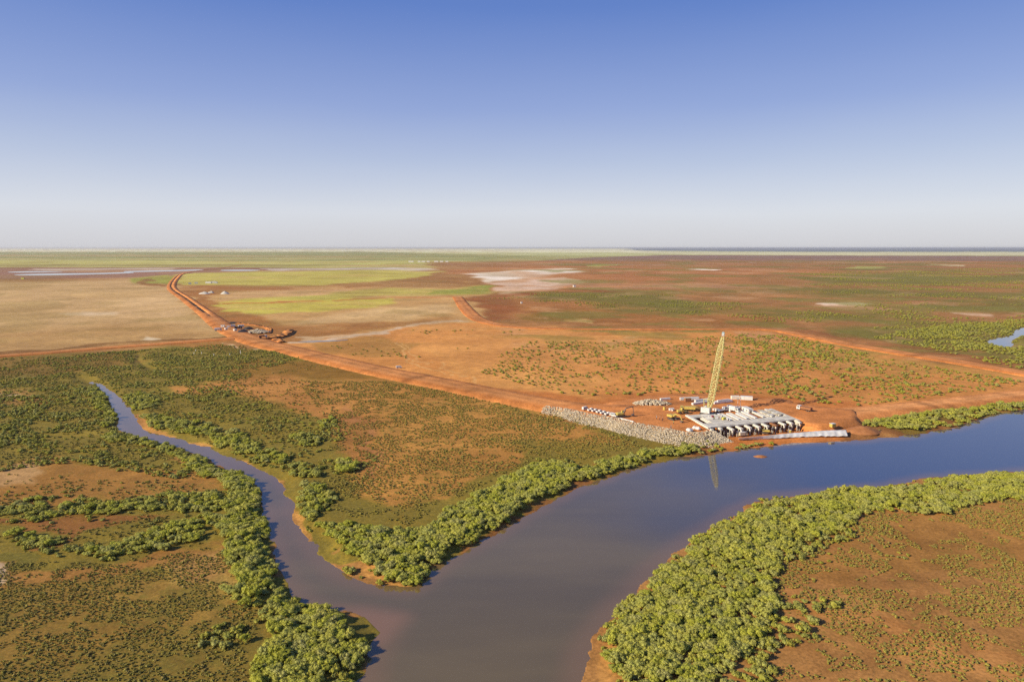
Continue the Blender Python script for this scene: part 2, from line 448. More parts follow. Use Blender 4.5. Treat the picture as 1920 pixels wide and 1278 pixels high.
# worked ground round the bridge
zone([(960,735),(1100,745),(1200,738),(1400,735),(1500,748),(1640,765),(1620,800),(1600,822),(1500,828),(1360,835),(1300,815),(1000,765)], (188,106,54), 5, 1, 0)
zone([(1340,800),(1520,790),(1610,792),(1640,815),(1590,820),(1380,835)], (184,102,52), 3, 1, 0)
zone([(1590,790),(1640,785),(1700,800),(1780,800),(1700,814),(1600,822)], (136,84,44), 4, .8, 0)
zone([(1620,782),(1700,772),(1800,765),(1925,752),(1925,764),(1850,780),(1780,798),(1700,806)], (128,98,42), 4, .8, 0.5)
zone([(1510,781),(1600,784),(1664,775),(1752,770),(1828,757),(1925,748),(2200,725),(2200,732),(1925,756),(1830,764),(1750,776),(1660,784),(1600,792),(1520,790)], (140,82,44), 2, .85, 0.05)
zone([(0,658),(120,650),(312,638),(430,628),(434,632),(312,642),(120,654),(0,662)], (120,74,36), 1, .8, 0)
# haul road verge, tracks, salt lines
track([(331,541),(420,542),(600,541),(700,536)], 2.2, (170,108,62), 1.2, .9)
track([(410,568),(600,564),(720,560),(850,557)], 2.0, (190,108,56), 1.0, 1)
track([(545,639),(640,636),(715,626),(770,612),(820,603),(872,600)], 3.4, (206,176,146), 2, .9)
track([(560,634),(650,632),(700,628)], 2, (214,190,160), 2, .6)
track([(440,640),(520,657),(600,676),(700,700),(760,713)], 1.4, (214,180,140), 1.2, .7)
track([(740,640),(750,660),(775,680),(830,700),(900,715)], 1.6, (216,156,98), 1.2, .7)
track([(752,642),(764,662),(800,683),(860,700)], 1.4, (216,156,98), 1.0, .6)
track([(960,651),(1050,656),(1120,660),(1165,642)], 1.0, (220,160,104), 1.0, .6)
track([(1120,660),(1300,655),(1420,662)], 1.0, (214,150,96), 1.0, .5)
track([(1060,540),(1180,535),(1300,530),(1500,540)], 1.0, (206,130,84), 1.0, .7)
track([(600,500),(900,494),(1240,497),(1500,490)], .9, (186,130,110), 1.0, .7)
track([(640,760),(655,790),(700,815),(712,850),(700,880)], 5, (176,110,66), 4, .7, 0.0)
track([(0,972),(80,975),(130,1000),(110,1020),(60,1030)], 7, (140,84,46), 4, .8, 0.0)
track([(1455,1120),(1540,1150),(1640,1165),(1720,1190),(1850,1210)], 6, (168,106,58), 5, .8, 0.0)
track([(1560,1040),(1640,1080),(1720,1100),(1800,1110)], 4, (162,102,56), 5, .6, 0.0)
track([(270,800),(330,820),(400,838),(470,868),(516,892),(540,925),(552,965),(580,1010),(640,1070),(740,1098),(775,1096)], 7, (190,126,66), 3, .9, 0.0)
track([(812,1066),(860,1036),(950,985),(1040,935),(1110,905),(1205,873),(1312,853),(1450,833),(1600,824),(1720,812),(1860,776)], 9, (140,84,46), 4, .9, 0.0)

def paint(x, y):
    """soil colour (as lit) and low green cover for points on the ground"""
    D = np.sqrt(x * x + y * y)
    amp = 0.012 * D + 1.2
    L = np.clip(D / 14.0, 14, 300)
    lv = np.log2(L / 14.0); l0 = np.floor(lv); fr = lv - l0
    def ms(seed):
        a = 14.0 * 2 ** l0; b = a * 2
        return (1 - fr) * (fbm(x / a, y / a, seed, 4) - .5) + fr * (fbm(x / b, y / b, seed + 7, 4) - .5)
    n1, n2 = ms(11), ms(23)
    px, py = proj(x + n1 * amp * 5, y + n2 * amp * 9)
    C = np.tile(np.array(BASE, float), (len(x), 1))
    V = np.full(len(x), 0.15)
    for q in Z:
        pts = np.array(q[1], float)
        soft = q[3]
        m = (px > pts[:, 0].min() - 40) & (px < pts[:, 0].max() + 40) & (py > pts[:, 1].min() - 25) & (py < pts[:, 1].max() + 25)
        if not m.any(): continue
        X, Y = px[m], py[m]
        # the picture is flattened towards the horizon, so distances are taken with depth stretched
        st = np.clip(3.6 - (pts[:, 1].mean() - 465) / 160, 1.6, 3.4)
        if 500 < np.median(pts[:, 1]) < 640: soft = soft * 1.7
        P = pts.copy(); P[:, 1] *= st
        if np.median(pts[:, 1]) > 640 and q[0] == 'p': soft = soft * 1.3
        if q[0] == 'p':
            d = segdist(X, Y * st, P, True)
            d = np.where(inpoly(X, Y * st, P), d, -d)
            w = smooth(-soft * 1.1, soft * 1.1, d)
        else:
            d = segdist(X, Y * st, P)
            w = 1 - smooth(q[6] * .6, q[6] * 1.2 + soft, d)
        w = (w * q[4])[:, None]
        C[m] = C[m] * (1 - w) + np.array(q[2], float) * w
        if q[5] is not None: V[m] = V[m] * (1 - w[:, 0]) + q[5] * w[:, 0]
    # far plains: streaks of samphire and of bare ochre earth run through everything
    nn = ms(57) + .5 * ms(83)
    far = smooth(500, 900, D) * smooth(478, 490, py)
    rt = smooth(900, 1000, px) * far
    a = (smooth(.03, .16, nn) * .60 * rt)[:, None]; C = C * (1 - a) + np.array([tone((126,118,50))]) * a
    a = (smooth(-.02, -.16, nn) * .50 * rt)[:, None]; C = C * (1 - a) + np.array([tone((190,120,72))]) * a
    n2 = ms(91); a = (smooth(.09, .17, n2) * .45 * rt)[:, None]; C = C * (1 - a) + np.array([tone((206,150,112))]) * a
    lf = smooth(1000, 900, px) * smooth(700, 1000, D)
    a = (smooth(.04, .18, nn) * .40 * lf)[:, None]; C = C * (1 - a) + np.array([tone((196,152,96))]) * a
    a = (smooth(-.04, -.18, nn) * .30 * lf)[:, None]; C = C * (1 - a) + np.array([tone((140,112,56))]) * a
    C = C / 255.0
    C = np.where(C <= 0.04045, C / 12.92, ((C + 0.055) / 1.055) ** 2.4)
    # broad natural variation of the soil itself
    f = 1 + 0.55 * ms(41)[:, None] * np.array([[0.8, 1.0, 1.15]])
    return C * f, V

# ------------------------------------------------------------------ ground sheet
def ground_material(name='red_soil'):
    m, nt, p = newmat(name)
    N, Lk = nt.nodes, nt.links
    ac = N.new('ShaderNodeAttribute'); ac.attribute_name = 'soil'
    av = N.new('ShaderNodeAttribute'); av.attribute_name = 'cover'
    geo = N.new('ShaderNodeNewGeometry')
    def noise(scale, detail=4, rough=.55, sx=1, sy=1):
        mp = N.new('ShaderNodeMapping'); mp.inputs['Scale'].default_value = (sx, sy, 1)
        Lk.new(geo.outputs['Position'], mp.inputs['Vector'])
        n = N.new('ShaderNodeTexNoise'); n.inputs['Scale'].default_value = scale
        n.inputs['Detail'].default_value = detail; n.inputs['Roughness'].default_value = rough
        Lk.new(mp.outputs[0], n.inputs['Vector'])
        return n.outputs['Fac']
    def math_(op, a, b=None, clamp=False):
        q = N.new('ShaderNodeMath'); q.operation = op; q.use_clamp = clamp
        for i, v in enumerate((a, b)):
            if v is None: continue
            if isinstance(v, (int, float)): q.inputs[i].default_value = v
            else: Lk.new(v, q.inputs[i])
        return q.outputs[0]
    def rng(v, a, b, c, d):
        q = N.new('ShaderNodeMapRange'); q.interpolation_type = 'SMOOTHSTEP'
        Lk.new(v, q.inputs[0])
        for i, w in enumerate((a, b, c, d)): q.inputs[i + 1].default_value = w
        return q.outputs[0]
    def mix(f, a, b, t='MIX'):
        q = N.new('ShaderNodeMix'); q.data_type = 'RGBA'; q.blend_type = t
        for s, v in ((0, f), (6, a), (7, b)):
            if isinstance(v, tuple): q.inputs[s].default_value = (*v, 1)
            elif isinstance(v, (int, float)): q.inputs[s].default_value = v
            else: Lk.new(v, q.inputs[s])
        return q.outputs[2]
    fine = noise(0.9, 5, .65)
    mid = noise(0.12, 5, .6)
    wide = noise(0.018, 4, .55)
    v1 = rng(fine, .3, .7, .74, 1.24)
    v2 = rng(mid, .3, .7, .84, 1.15)
    v3 = rng(wide, .3, .7, .9, 1.1)
    k = math_('MULTIPLY', math_('MULTIPLY', v1, v2), v3)
    cc = N.new('ShaderNodeCombineColor')
    for i in range(3): Lk.new(k, cc.inputs[i])
    soil = mix(1.0, ac.outputs['Color'], cc.outputs[0], 'MULTIPLY')
    # low green samphire cover breaking up in patches
    pn = math_('ADD', math_('MULTIPLY', noise(0.32, 6, .68), .55), math_('MULTIPLY', noise(0.045, 4, .55), .45))
    thr = math_('SUBTRACT', math_('ADD', pn, math_('MULTIPLY', av.outputs['Fac'], .42)), 0.66)
    g = rng(thr, -0.02, 0.10, 0, .75)
    gn = noise(0.6, 4)
    q = N.new('ShaderNodeMix'); q.data_type = 'RGBA'
    Lk.new(rng(gn, .35, .65, 0, 1), q.inputs[0])
    q.inputs[6].default_value = (*[c for c in (0.16, 0.125, 0.022)], 1)
    q.inputs[7].default_value = (*[c for c in (0.26, 0.20, 0.034)], 1)
    col = mix(g, soil, q.outputs[2])
    # fine litter and seedlings between the larger plants
    sp = rng(noise(1.9, 3, .6), .50, .64, 0, 1)
    sp = math_('MULTIPLY', sp, rng(av.outputs['Fac'], 0.02, .5, .10, .62))
    sp = math_('MULTIPLY', sp, rng(noise(.07, 3), .35, .6, .35, 1))
    col = mix(sp, col, (0.085, 0.075, 0.018))
    Lk.new(col, p.inputs['Base Color'])
    p.inputs['Roughness'].default_value = 0.95
    p.inputs['Specular IOR Level'].default_value = 0.15
    bp = N.new('ShaderNodeBump'); bp.inputs['Strength'].default_value = .3; bp.inputs['Distance'].default_value = .25
    Lk.new(math_('ADD', fine, math_('MULTIPLY', g, .5)), bp.inputs['Height'])
    Lk.new(bp.outputs[0], p.inputs['Normal'])
    return m

def add_attr(me, C, V):
    a = me.attributes.new('soil', 'FLOAT_COLOR', 'POINT')
    a.data.foreach_set('color', np.column_stack([C, np.ones(len(C))]).astype(np.float32).ravel())
    b = me.attributes.new('cover', 'FLOAT', 'POINT')
    b.data.foreach_set('value', V.astype(np.float32))

SOIL = ground_material()

def build_ground():
    py = np.concatenate([[464.75, 465.1, 465.5, 466], np.arange(466.6, 520, .75), np.arange(520, 700, 1.5), np.arange(700, 1330, 2.4), np.linspace(1340, 2600, 24)])
    ys = np.array([at(960, p).y for p in py]); ys = np.append(ys, [8.0])
    us = np.concatenate([-np.geomspace(6, .95, 24)[:-1], np.arange(-.95, -.76, .008), np.arange(-.76, .76, .0019), np.arange(.76, .95, .008), np.geomspace(.95, 6, 24)])
    # columns fan out with distance so that near ground is finely and far ground coarsely divided
    dep = ys * CP + CAM_H * SP
    X = us[None, :] * dep[:, None]; Y = np.repeat(ys[:, None], len(us), 1)
    x, y = X.ravel(), Y.ravel()
    nr, nc = X.shape
    i = np.arange(nr - 1)[:, None] * nc + np.arange(nc - 1)[None, :]
    faces = np.stack([i, i + nc, i + nc + 1, i + 1], -1).reshape(-1, 4)
    z = ground_z(x, y)
    z = z * smooth(4000, 900, np.sqrt(x * x + y * y))
    C, V = paint(x, y)
    # the sheet goes on flat behind the camera
    b0 = len(x)
    xl, xr = X[-1, 0], X[-1, -1]
    ex = np.array([[xl, 8.0], [xr, 8.0], [xr * 60, -20000.0], [xl * 60, -20000.0]])
    x = np.append(x, ex[:, 0]); y = np.append(y, ex[:, 1]); z = np.append(z, [0.0] * 4)
    C = np.vstack([C, np.tile([[0.2, .1, .04]], (4, 1))]); V = np.append(V, [.3] * 4)
    faces = np.vstack([faces, [[b0 + 3, b0 + 2, b0 + 1, b0]]])
    me = np_mesh('ground', np.column_stack([x, y, z]), faces, SOIL, True)
    add_attr(me, C / GAIN, V)
    tag(link(bpy.data.objects.new('ground', me)), kind='structure')
build_ground()

# ------------------------------------------------------------------ water
def water_material(name, deep, shallow, ior=1.85, clear=(0.055, 0.075, 0.14)):  # clear is a base colour; in the river its blue stands for reflected sky
    m, nt, p = newmat(name)
    N, Lk = nt.nodes, nt.links
    a = N.new('ShaderNodeAttribute'); a.attribute_name = 'shallow'
    geo = N.new('ShaderNodeNewGeometry')
    n = N.new('ShaderNodeTexNoise'); n.inputs['Scale'].default_value = 0.022; n.inputs['Detail'].default_value = 6
    mz = N.new('ShaderNodeMapping'); mz.inputs['Rotation'].default_value = (0, 0, -.75); mz.inputs['Scale'].default_value = (.45, 1.6, 1)
    Lk.new(geo.outputs['Position'], mz.inputs[0]); Lk.new(mz.outputs[0], n.inputs['Vector'])
    r = N.new('ShaderNodeValToRGB')
    r.color_ramp.elements[0].position = .3; r.color_ramp.elements[1].position = .7
    r.color_ramp.elements[0].color = (*[c * .78 for c in deep], 1); r.color_ramp.elements[1].color = (*[c * 1.2 for c in deep], 1)  # streaks put into the silty base colour, standing in for patches of ripple glare
    Lk.new(n.outputs['Fac'], r.inputs[0])
    sa = N.new('ShaderNodeAttribute'); sa.attribute_name = 'silt_sky_mix'
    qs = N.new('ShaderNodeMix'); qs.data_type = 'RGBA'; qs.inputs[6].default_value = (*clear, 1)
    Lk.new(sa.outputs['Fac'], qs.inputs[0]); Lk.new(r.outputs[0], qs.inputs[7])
    q = N.new('ShaderNodeMix'); q.data_type = 'RGBA'
    Lk.new(a.outputs['Fac'], q.inputs[0]); Lk.new(qs.outputs[2], q.inputs[6]); q.inputs[7].default_value = (*shallow, 1)
    Lk.new(q.outputs[2], p.inputs['Base Color'])
    n4 = N.new('ShaderNodeTexNoise'); n4.inputs['Scale'].default_value = 0.03; n4.inputs['Detail'].default_value = 5
    mq = N.new('ShaderNodeMapping'); mq.inputs['Rotation'].default_value = (0, 0, .4); mq.inputs['Scale'].default_value = (1, 2.4, 1)
    Lk.new(geo.outputs['Position'], mq.inputs[0]); Lk.new(mq.outputs[0], n4.inputs['Vector'])
    mr4 = N.new('ShaderNodeMapRange'); mr4.inputs[1].default_value = .42; mr4.inputs[2].default_value = .66; mr4.inputs[3].default_value = .03; mr4.inputs[4].default_value = .085
    Lk.new(n4.outputs['Fac'], mr4.inputs[0]); Lk.new(mr4.outputs[0], p.inputs['Roughness'])
    p.inputs['IOR'].default_value = ior
    n2 = N.new('ShaderNodeTexNoise'); n2.inputs['Scale'].default_value = 1.4; n2.inputs['Detail'].default_value = 4
    mp = N.new('ShaderNodeMapping'); mp.inputs['Rotation'].default_value = (0, 0, .5); mp.inputs['Scale'].default_value = (1, .35, 1)
    Lk.new(geo.outputs['Position'], mp.inputs[0]); Lk.new(mp.outputs[0], n2.inputs['Vector'])
    bp = N.new('ShaderNodeBump'); bp.inputs['Strength'].default_value = .1; bp.inputs['Distance'].default_value = .03
    Lk.new(n2.outputs['Fac'], bp.inputs['Height']); Lk.new(bp.outputs[0], p.inputs['Normal'])
    return m
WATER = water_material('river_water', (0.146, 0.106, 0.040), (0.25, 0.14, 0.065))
SANDBAR = atl([(620,1148),(680,1150),(740,1160),(722,1180),(706,1200),(690,1205),(680,1175)], WZ)
def water_grid(name, x0, x1, y0, y1, s):
    xs = np.arange(x0, x1, s); ys = np.arange(y0, y1, s)
    X, Y = np.meshgrid(xs, ys); x, y = X.ravel(), Y.ravel()
    nr, nc = X.shape
    i = np.arange(nr - 1)[:, None] * nc + np.arange(nc - 1)[None, :]
    f = np.stack([i, i + 1, i + nc + 1, i + nc], -1).reshape(-1, 4)
    sdv = water_sd(x, y)
    keep = (sdv[f] > -14).any(1)
    f = f[keep]
    used = np.unique(f); remap = np.zeros(len(x), int); remap[used] = np.arange(len(used))
    f = remap[f]; x = x[used]; y = y[used]; sdv = sdv[used]
    me = np_mesh(name, np.column_stack([x, y, np.full(len(x), WZ)]), f, WATER)
    n = fbm(x / 18, y / 18, 77, 3)
    sh = smooth(9, 0, sdv + (n - .5) * 7) * .5
    sb = segdist(x, y, SANDBAR, True); sb = np.where(inpoly(x, y, SANDBAR), sb, -sb)
    sh = np.maximum(sh, smooth(-8, 1, sb) * 1.0)
    silt_sky_mix = smooth(40, -40, x) * .3 + smooth(150, 30, x + (fbm(x / 40, y / 40, 88, 3) - .5) * 60) * .85 + smooth(300, 100, y) * .4  # silty brown in the creek, giving way eastward to painted sky-reflection blue
    b = me.attributes.new('silt_sky_mix', 'FLOAT', 'POINT'); b.data.foreach_set('value', np.clip(silt_sky_mix, 0, 1).astype(np.float32))
    a = me.attributes.new('shallow', 'FLOAT', 'POINT'); a.data.foreach_set('value', sh.astype(np.float32))
    return tag(link(bpy.data.objects.new(name, me)), kind='structure')
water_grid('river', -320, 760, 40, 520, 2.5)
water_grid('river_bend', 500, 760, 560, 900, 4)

def flat_sheet(name, polys, z, mat):
    V, Fc = [], []
    bm = bmesh.new()
    for q in polys:
        pts = spline(atl(q, z), 4, True)
        bm.faces.new([bm.verts.new((a, b, z)) for a, b in pts])
    bmesh.ops.triangulate(bm, faces=bm.faces[:])
    bmesh.ops.recalc_face_normals(bm, faces=bm.faces[:])
    for f_ in bm.faces:
        if f_.normal.z < 0: f_.normal_flip()
    me = bpy.data.meshes.new(name); bm.to_mesh(me); bm.free()
    me.materials.append(mat)
    return tag(link(bpy.data.objects.new(name, me)), kind='structure')
POND = water_material('pond_water', (0.12, 0.10, 0.10), (0.2, .1, .06), 1.6, (0.10, 0.09, 0.10))
flat_sheet('evaporation_ponds', [
    [(17,509.6),(60,508.4),(120,509.3),(75,510.4),(25,510.8)],
    [(27,514.6),(100,512.6),(180,511.8),(243,510),(243,512),(160,514.6),(60,516.2)],
    [(240,508),(320,506.4),(378,505),(377,507),(300,509),(240,510)],
    [(417,506),(450,505.4),(487,506),(470,507.6),(420,507.6)],
    [(557,640.5),(590,638.9),(625,638.2),(650,636.5),(650,637.2),(625,639.4),(590,640.6)],
    ], .25, POND)

# ------------------------------------------------------------------ embankment roads
def loft(name, c, soilcol=None):
    """a road on its own bank: crest, shoulders, battered sides"""
    n = len(c)
    t = np.gradient(c[:, :2], axis=0); t /= np.linalg.norm(t, axis=1)[:, None] + 1e-9
    nrm = np.column_stack([-t[:, 1], t[:, 0]])
    prof = [(-1, 1.55, -.5), (-1, .75, .5), (-1, .06, .97), (-1, -1.6, 1.0), (0, 0, .97), (1, -1.6, 1.0), (1, .06, .97), (1, .75, .5), (1, 1.55, -.5)]
    V = []; T = []
    for k, (s, o, hh) in enumerate(prof):
        w, h = c[:, 2], c[:, 3]
        off = s * (w + o * 1.6 * h) if s else 0 * w
        j = (vnoise(np.arange(n) * .9, np.full(n, k * 3.1), 8) - .5) * (1.2 if abs(o) > .3 else .3)
        xy = c[:, :2] + nrm * (off + j * (1 if s else 0))[:, None]
        z = .8 * h * hh if hh > 0 else np.full(n, -.6)
        if hh > 0: z = z + (fbm(xy[:, 0] / 9, xy[:, 1] / 9, 71, 3) - .5) * .55
        V.append(np.column_stack([xy, z])); T.append(np.full(n, abs(hh)))
    m = len(prof)
    V = np.stack(V, 1).reshape(-1, 3)
    i = (np.arange(n - 1)[:, None] * m + np.arange(m - 1)[None, :])
    Fc = np.stack([i, i + 1, i + m + 1, i + m], -1).reshape(-1, 4)
    me = np_mesh(name, V, Fc[:, ::-1], SOIL)
    D = fbm(V[:, 0] / 25, V[:, 1] / 25, 9, 3)[:, None]
    A = np.array([[lin((204,134,78))]]).reshape(1, 3) * (.72 + .5 * D)
    side = np.tile([0, 1, 1, 0, 0, 0, 1, 1, 0], n)
    B = np.array([[lin((188,116,62))]]).reshape(1, 3) * (.75 + .5 * D)
    Cc = np.where(side[:, None] > 0, B, A)
    # wheel-packed lines, spilt soil and short cross drains
    col_i = np.tile(np.arange(m), n)
    Cc = Cc * np.where((col_i == 3) | (col_i == 5), 1.12, 1.0)[:, None] * np.where(col_i == 4, .88, 1.0)[:, None]
    st_ = np.repeat(np.arange(n), m)
    Cc = Cc * np.where(_hash(st_, st_ * 0 + 3, 17) > .955, .62, 1.0)[:, None]
    Cc = Cc * (.82 + .36 * fbm(V[:, 0] / 6, V[:, 1] / 6, 33, 2))[:, None]
    if soilcol: Cc = Cc * np.array([soilcol])
    add_attr(me, Cc / GAIN, np.zeros(len(V)))
    return tag(link(bpy.data.objects.new(name, me)), kind='structure')
def dense(c, step):
    d = np.concatenate([[0], np.cumsum(np.linalg.norm(np.diff(c[:, :2], axis=0), axis=1))])
    s = np.arange(0, d[-1], step)
    return np.column_stack([np.interp(s, d, c[:, k]) for k in range(c.shape[1])])
loft('causeway_road', dense(ROADS['main']['c'], 7))
loft('levee_road', dense(ROADS['spur']['c'], 7), (1.02, .98, .98))
loft('east_road', dense(ROADS['east']['c'], 6), (1.2, 1.28, 1.42))
loft('west_road', dense(ROADS['west']['c'], 7))

# the working platform
def build_pad():
    bm = bmesh.new()
    top = spline(PAD_W, 1, True)
    n = len(top)
    # outward normals
    area = 0.5 * sum(top[i][0] * top[(i + 1) % n][1] - top[(i + 1) % n][0] * top[i][1] for i in range(n))
    sgn = 1 if area > 0 else -1
    out = []
    for i in range(n):
        t = top[(i + 1) % n] - top[(i - 1) % n]; t = t / np.linalg.norm(t)
        out.append(np.array([t[1], -t[0]]) * sgn)
    tv = [bm.verts.new((*top[i], PZ)) for i in range(n)]
    lo = []
    for i in range(n):
        in_notch = 8 <= i <= 17
        run = 1.6 if in_notch else ((6, 9, 13, 15, 16, 17, 17, 16)[i] if i <= 7 else 6.5)
        q = top[i] + out[i] * run
        lo.append(bm.verts.new((q[0], q[1], -.9)))
    f = bm.faces.new(tv)
    for i in range(n):
        bm.faces.new([tv[i], lo[i], lo[(i + 1) % n], tv[(i + 1) % n]])
    bmesh.ops.triangulate(bm, faces=[f])
    bmesh.ops.recalc_face_normals(bm, faces=bm.faces[:])
    for _ in range(3):
        es = [e for e in bm.edges if e.calc_length() > 7]
        bmesh.ops.subdivide_edges(bm, edges=es, cuts=1, use_grid_fill=True)
        bmesh.ops.triangulate(bm, faces=[q for q in bm.faces if len(q.verts) > 3])
    me = bpy.data.meshes.new('working_platform'); bm.to_mesh(me); bm.free()
    co = np.empty(len(me.vertices) * 3); me.vertices.foreach_get('co', co); co = co.reshape(-1, 3)
    up = co[:, 2] > PZ - .05
    co[:, 2] += np.where(up, (fbm(co[:, 0] / 12, co[:, 1] / 12, 61, 2) - .5) * .35 - .05, (fbm(co[:, 0] / 5, co[:, 1] / 5, 62, 2) - .5) * .8)
    me.vertices.foreach_set('co', co.ravel())
    me.materials.append(SOIL)
    D = fbm(co[:, 0] / 14, co[:, 1] / 14, 19, 4)[:, None]
    Cc = np.array([lin((210,132,74))]) * (.6 + .75 * D) * (.8 + .4 * fbm(co[:, 0] / 3, co[:, 1] / 3, 21, 2))[:, None]
    dr = segdist(co[:, 0], co[:, 1], PAD_W[:9])
    gr = (smooth(20, 15, dr) * (co[:, 2] < PZ - .35))[:, None]
    Cc = Cc * (1 - gr) + np.array([lin((176,150,112))]) * gr
    add_attr(me, Cc / GAIN, np.zeros(len(co)))
    me.polygons.foreach_set('use_smooth', np.ones(len(me.polygons), bool))
    tag(link(bpy.data.objects.new('working_platform', me)), kind='structure')
build_pad()

def road_clear(x, y, extra=1.0):
    """true where no road, platform or water is"""
    ok = np.ones(x.shape, bool)
    for r in ROADS.values():
        c = r['c']
        lo = c[:, :2].min(0) - 30; hi = c[:, :2].max(0) + 30
        m = (x > lo[0]) & (x < hi[0]) & (y > lo[1]) & (y < hi[1])
        if m.any():
            d = segdist(x[m], y[m], c[::3, :2])
            ok[m] &= d > (c[:, 2].max() + 1.8 + extra)
    ok &= ~(inpoly(x, y, PAD_W) | (segdist(x, y, PAD_W, True) < 5))
    return ok
# ------------------------------------------------------------------ vegetation
def leaf_material(name, cols, trans=0.36):
    m, nt, p = newmat(name)
    N, Lk = nt.nodes, nt.links
    oi = N.new('ShaderNodeObjectInfo')
    r = N.new('ShaderNodeValToRGB')
    while len(r.color_ramp.elements) < len(cols): r.color_ramp.elements.new(.5)
    for i, (e, c) in enumerate(zip(r.color_ramp.elements, cols)):
        e.position = i / (len(cols) - 1); e.color = (*c, 1)
    Lk.new(oi.outputs['Random'], r.inputs[0])
    tc = N.new('ShaderNodeTexCoord')
    n = N.new('ShaderNodeTexNoise'); n.inputs['Scale'].default_value = 2.2; n.inputs['Detail'].default_value = 2
    Lk.new(tc.outputs['Object'], n.inputs['Vector'])
    mr = N.new('ShaderNodeMapRange'); mr.inputs[1].default_value = .3; mr.inputs[2].default_value = .7; mr.inputs[3].default_value = .72; mr.inputs[4].default_value = 1.3
    Lk.new(n.outputs['Fac'], mr.inputs[0])
    v = N.new('ShaderNodeVectorMath'); v.operation = 'SCALE'
    Lk.new(r.outputs[0], v.inputs[0]); Lk.new(mr.outputs[0], v.inputs['Scale'])
    Lk.new(v.outputs[0], p.inputs['Base Color'])
    p.inputs['Roughness'].default_value = .6
    p.inputs['Specular IOR Level'].default_value = .25
    t = N.new('ShaderNodeBsdfTranslucent'); Lk.new(v.outputs[0], t.inputs[0])
    mx = N.new('ShaderNodeMixShader'); mx.inputs[0].default_value = trans
    out = [q for q in N if q.type == 'OUTPUT_MATERIAL'][0]
    Lk.new(p.outputs[0], mx.inputs[1]); Lk.new(t.outputs[0], mx.inputs[2]); Lk.new(mx.outputs[0], out.inputs[0])
    return m
MANG = leaf_material('mangrove_leaves', [(0.44,0.45,0.065), (0.53,0.52,0.07), (0.47,0.47,0.13), (0.58,0.55,0.10), (0.47,0.45,0.15)])
SHRB = leaf_material('shrub_leaves', [(0.32,0.31,0.04), (0.38,0.35,0.05), (0.27,0.27,0.055), (0.36,0.345,0.09)], .15)
SCRB = leaf_material('samphire_scrub', [(0.28,0.24,0.045), (0.34,0.29,0.05), (0.23,0.20,0.05), (0.34,0.25,0.06)], .1)
BARK = simple('bark', (0.16, 0.12, 0.09), (0.09, 0.07, 0.05), 3.0, .95)

def _ico():
    bm = bmesh.new(); bmesh.ops.create_icosphere(bm, subdivisions=1, radius=1)
    v = np.array([q.co[:] for q in bm.verts]); f = np.array([[q.index for q in g.verts] for g in bm.faces]); bm.free()
    return v, f
ICO_V, ICO_F = _ico()

def crown_mesh(name, seed, rad, hgt, base, lobes, leaves, leaf, mat, core=.8, lobe=(.34, .52)):
    """leaf-sized faces over lumpy masses of foliage, with solid inner masses that close the crown"""
    rng = np.random.RandomState(seed)
    V = []; Fq = []
    L = []
    for k in range(lobes):
        a = rng.uniform(0, 2 * math.pi) if k else 0
        rr = rad * math.sqrt(rng.uniform(0.05, 1)) * (1.0 - lobe[1] * .8) if k else 0
        zz = base + (hgt - base) * (rng.uniform(.30, .72) * (1 - .35 * rr / rad))
        r = rad * rng.uniform(*lobe)
        L.append((rr * math.cos(a), rr * math.sin(a), zz, r, r * rng.uniform(.7, .95)))
    nv = 0
    for (x, y, z, r, rz) in L:
        sc = np.array([r, r, rz]) * core
        jit = 1 + rng.uniform(-.16, .16, (len(ICO_V), 1))
        V.append(ICO_V * sc * jit + [x, y, z]); 
        t = ICO_F + nv; Fq.append(np.column_stack([t, t[:, 2]])); nv += len(ICO_V)
        n = leaves // lobes
        d = rng.normal(size=(n, 3)); d[:, 2] = d[:, 2] * .8 + .35
        d /= np.linalg.norm(d, axis=1)[:, None]
        c = d * np.array([r, r, rz]) * rng.uniform(.74, 1.22, (n, 1)) + [x, y, z]
        nn = d + rng.normal(size=(n, 3)) * .45; nn /= np.linalg.norm(nn, axis=1)[:, None]
        u = np.cross(nn, rng.normal(size=(n, 3))); u /= np.linalg.norm(u, axis=1)[:, None]
        w = np.cross(nn, u)
        s = leaf * rng.uniform(.6, 1.3, (n, 1))
        q = np.stack([c - u * s * 1.25, c + w * s * .5, c + u * s * 1.25, c - w * s * .5], 1)
        V.append(q.reshape(-1, 3)); Fq.append(nv + np.arange(4 * n).reshape(-1, 4)); nv += 4 * n
    V = np.vstack(V); V[:, 2] = np.maximum(V[:, 2], .03)
    Fq = np.vstack(Fq)
    bm_faces = []
    me = bpy.data.meshes.new(name)
    tri = Fq[:, 2] == Fq[:, 3]
    me.from_pydata(V.tolist(), [], [list(f[:3]) for f in Fq[tri]] + [list(f) for f in Fq[~tri]])
    me.materials.append(mat)
    return me

def trunk_mesh(name, seed, hgt, spread):
    rng = random.Random(seed)
    bm = bmesh.new()
    def limb(p, q, r0, r1):
        d = (q - p); L = d.length; m = d.to_track_quat('Z', 'Y').to_matrix().to_4x4(); m.translation = (p + q) / 2
        bmesh.ops.create_cone(bm, cap_ends=True, segments=6, radius1=r0, radius2=r1, depth=L, matrix=m)
    top = Vector((rng.uniform(-.2, .2), rng.uniform(-.2, .2), hgt * .4))
    limb(Vector((0, 0, -.3)), top, .16, .11)
    for k in range(4):
        a = k * 1.57 + rng.uniform(-.4, .4)
        limb(top, Vector((math.cos(a) * spread * .5, math.sin(a) * spread * .5, hgt * .7)), .09, .04)
    for k in range(5):
        a = k * 1.26
        limb(Vector((math.cos(a) * .55, math.sin(a) * .55, -.25)), Vector((0, 0, .7)), .04, .06)
    me = bpy.data.meshes.new(name); bm.to_mesh(me); bm.free(); me.materials.append(BARK)
    return me

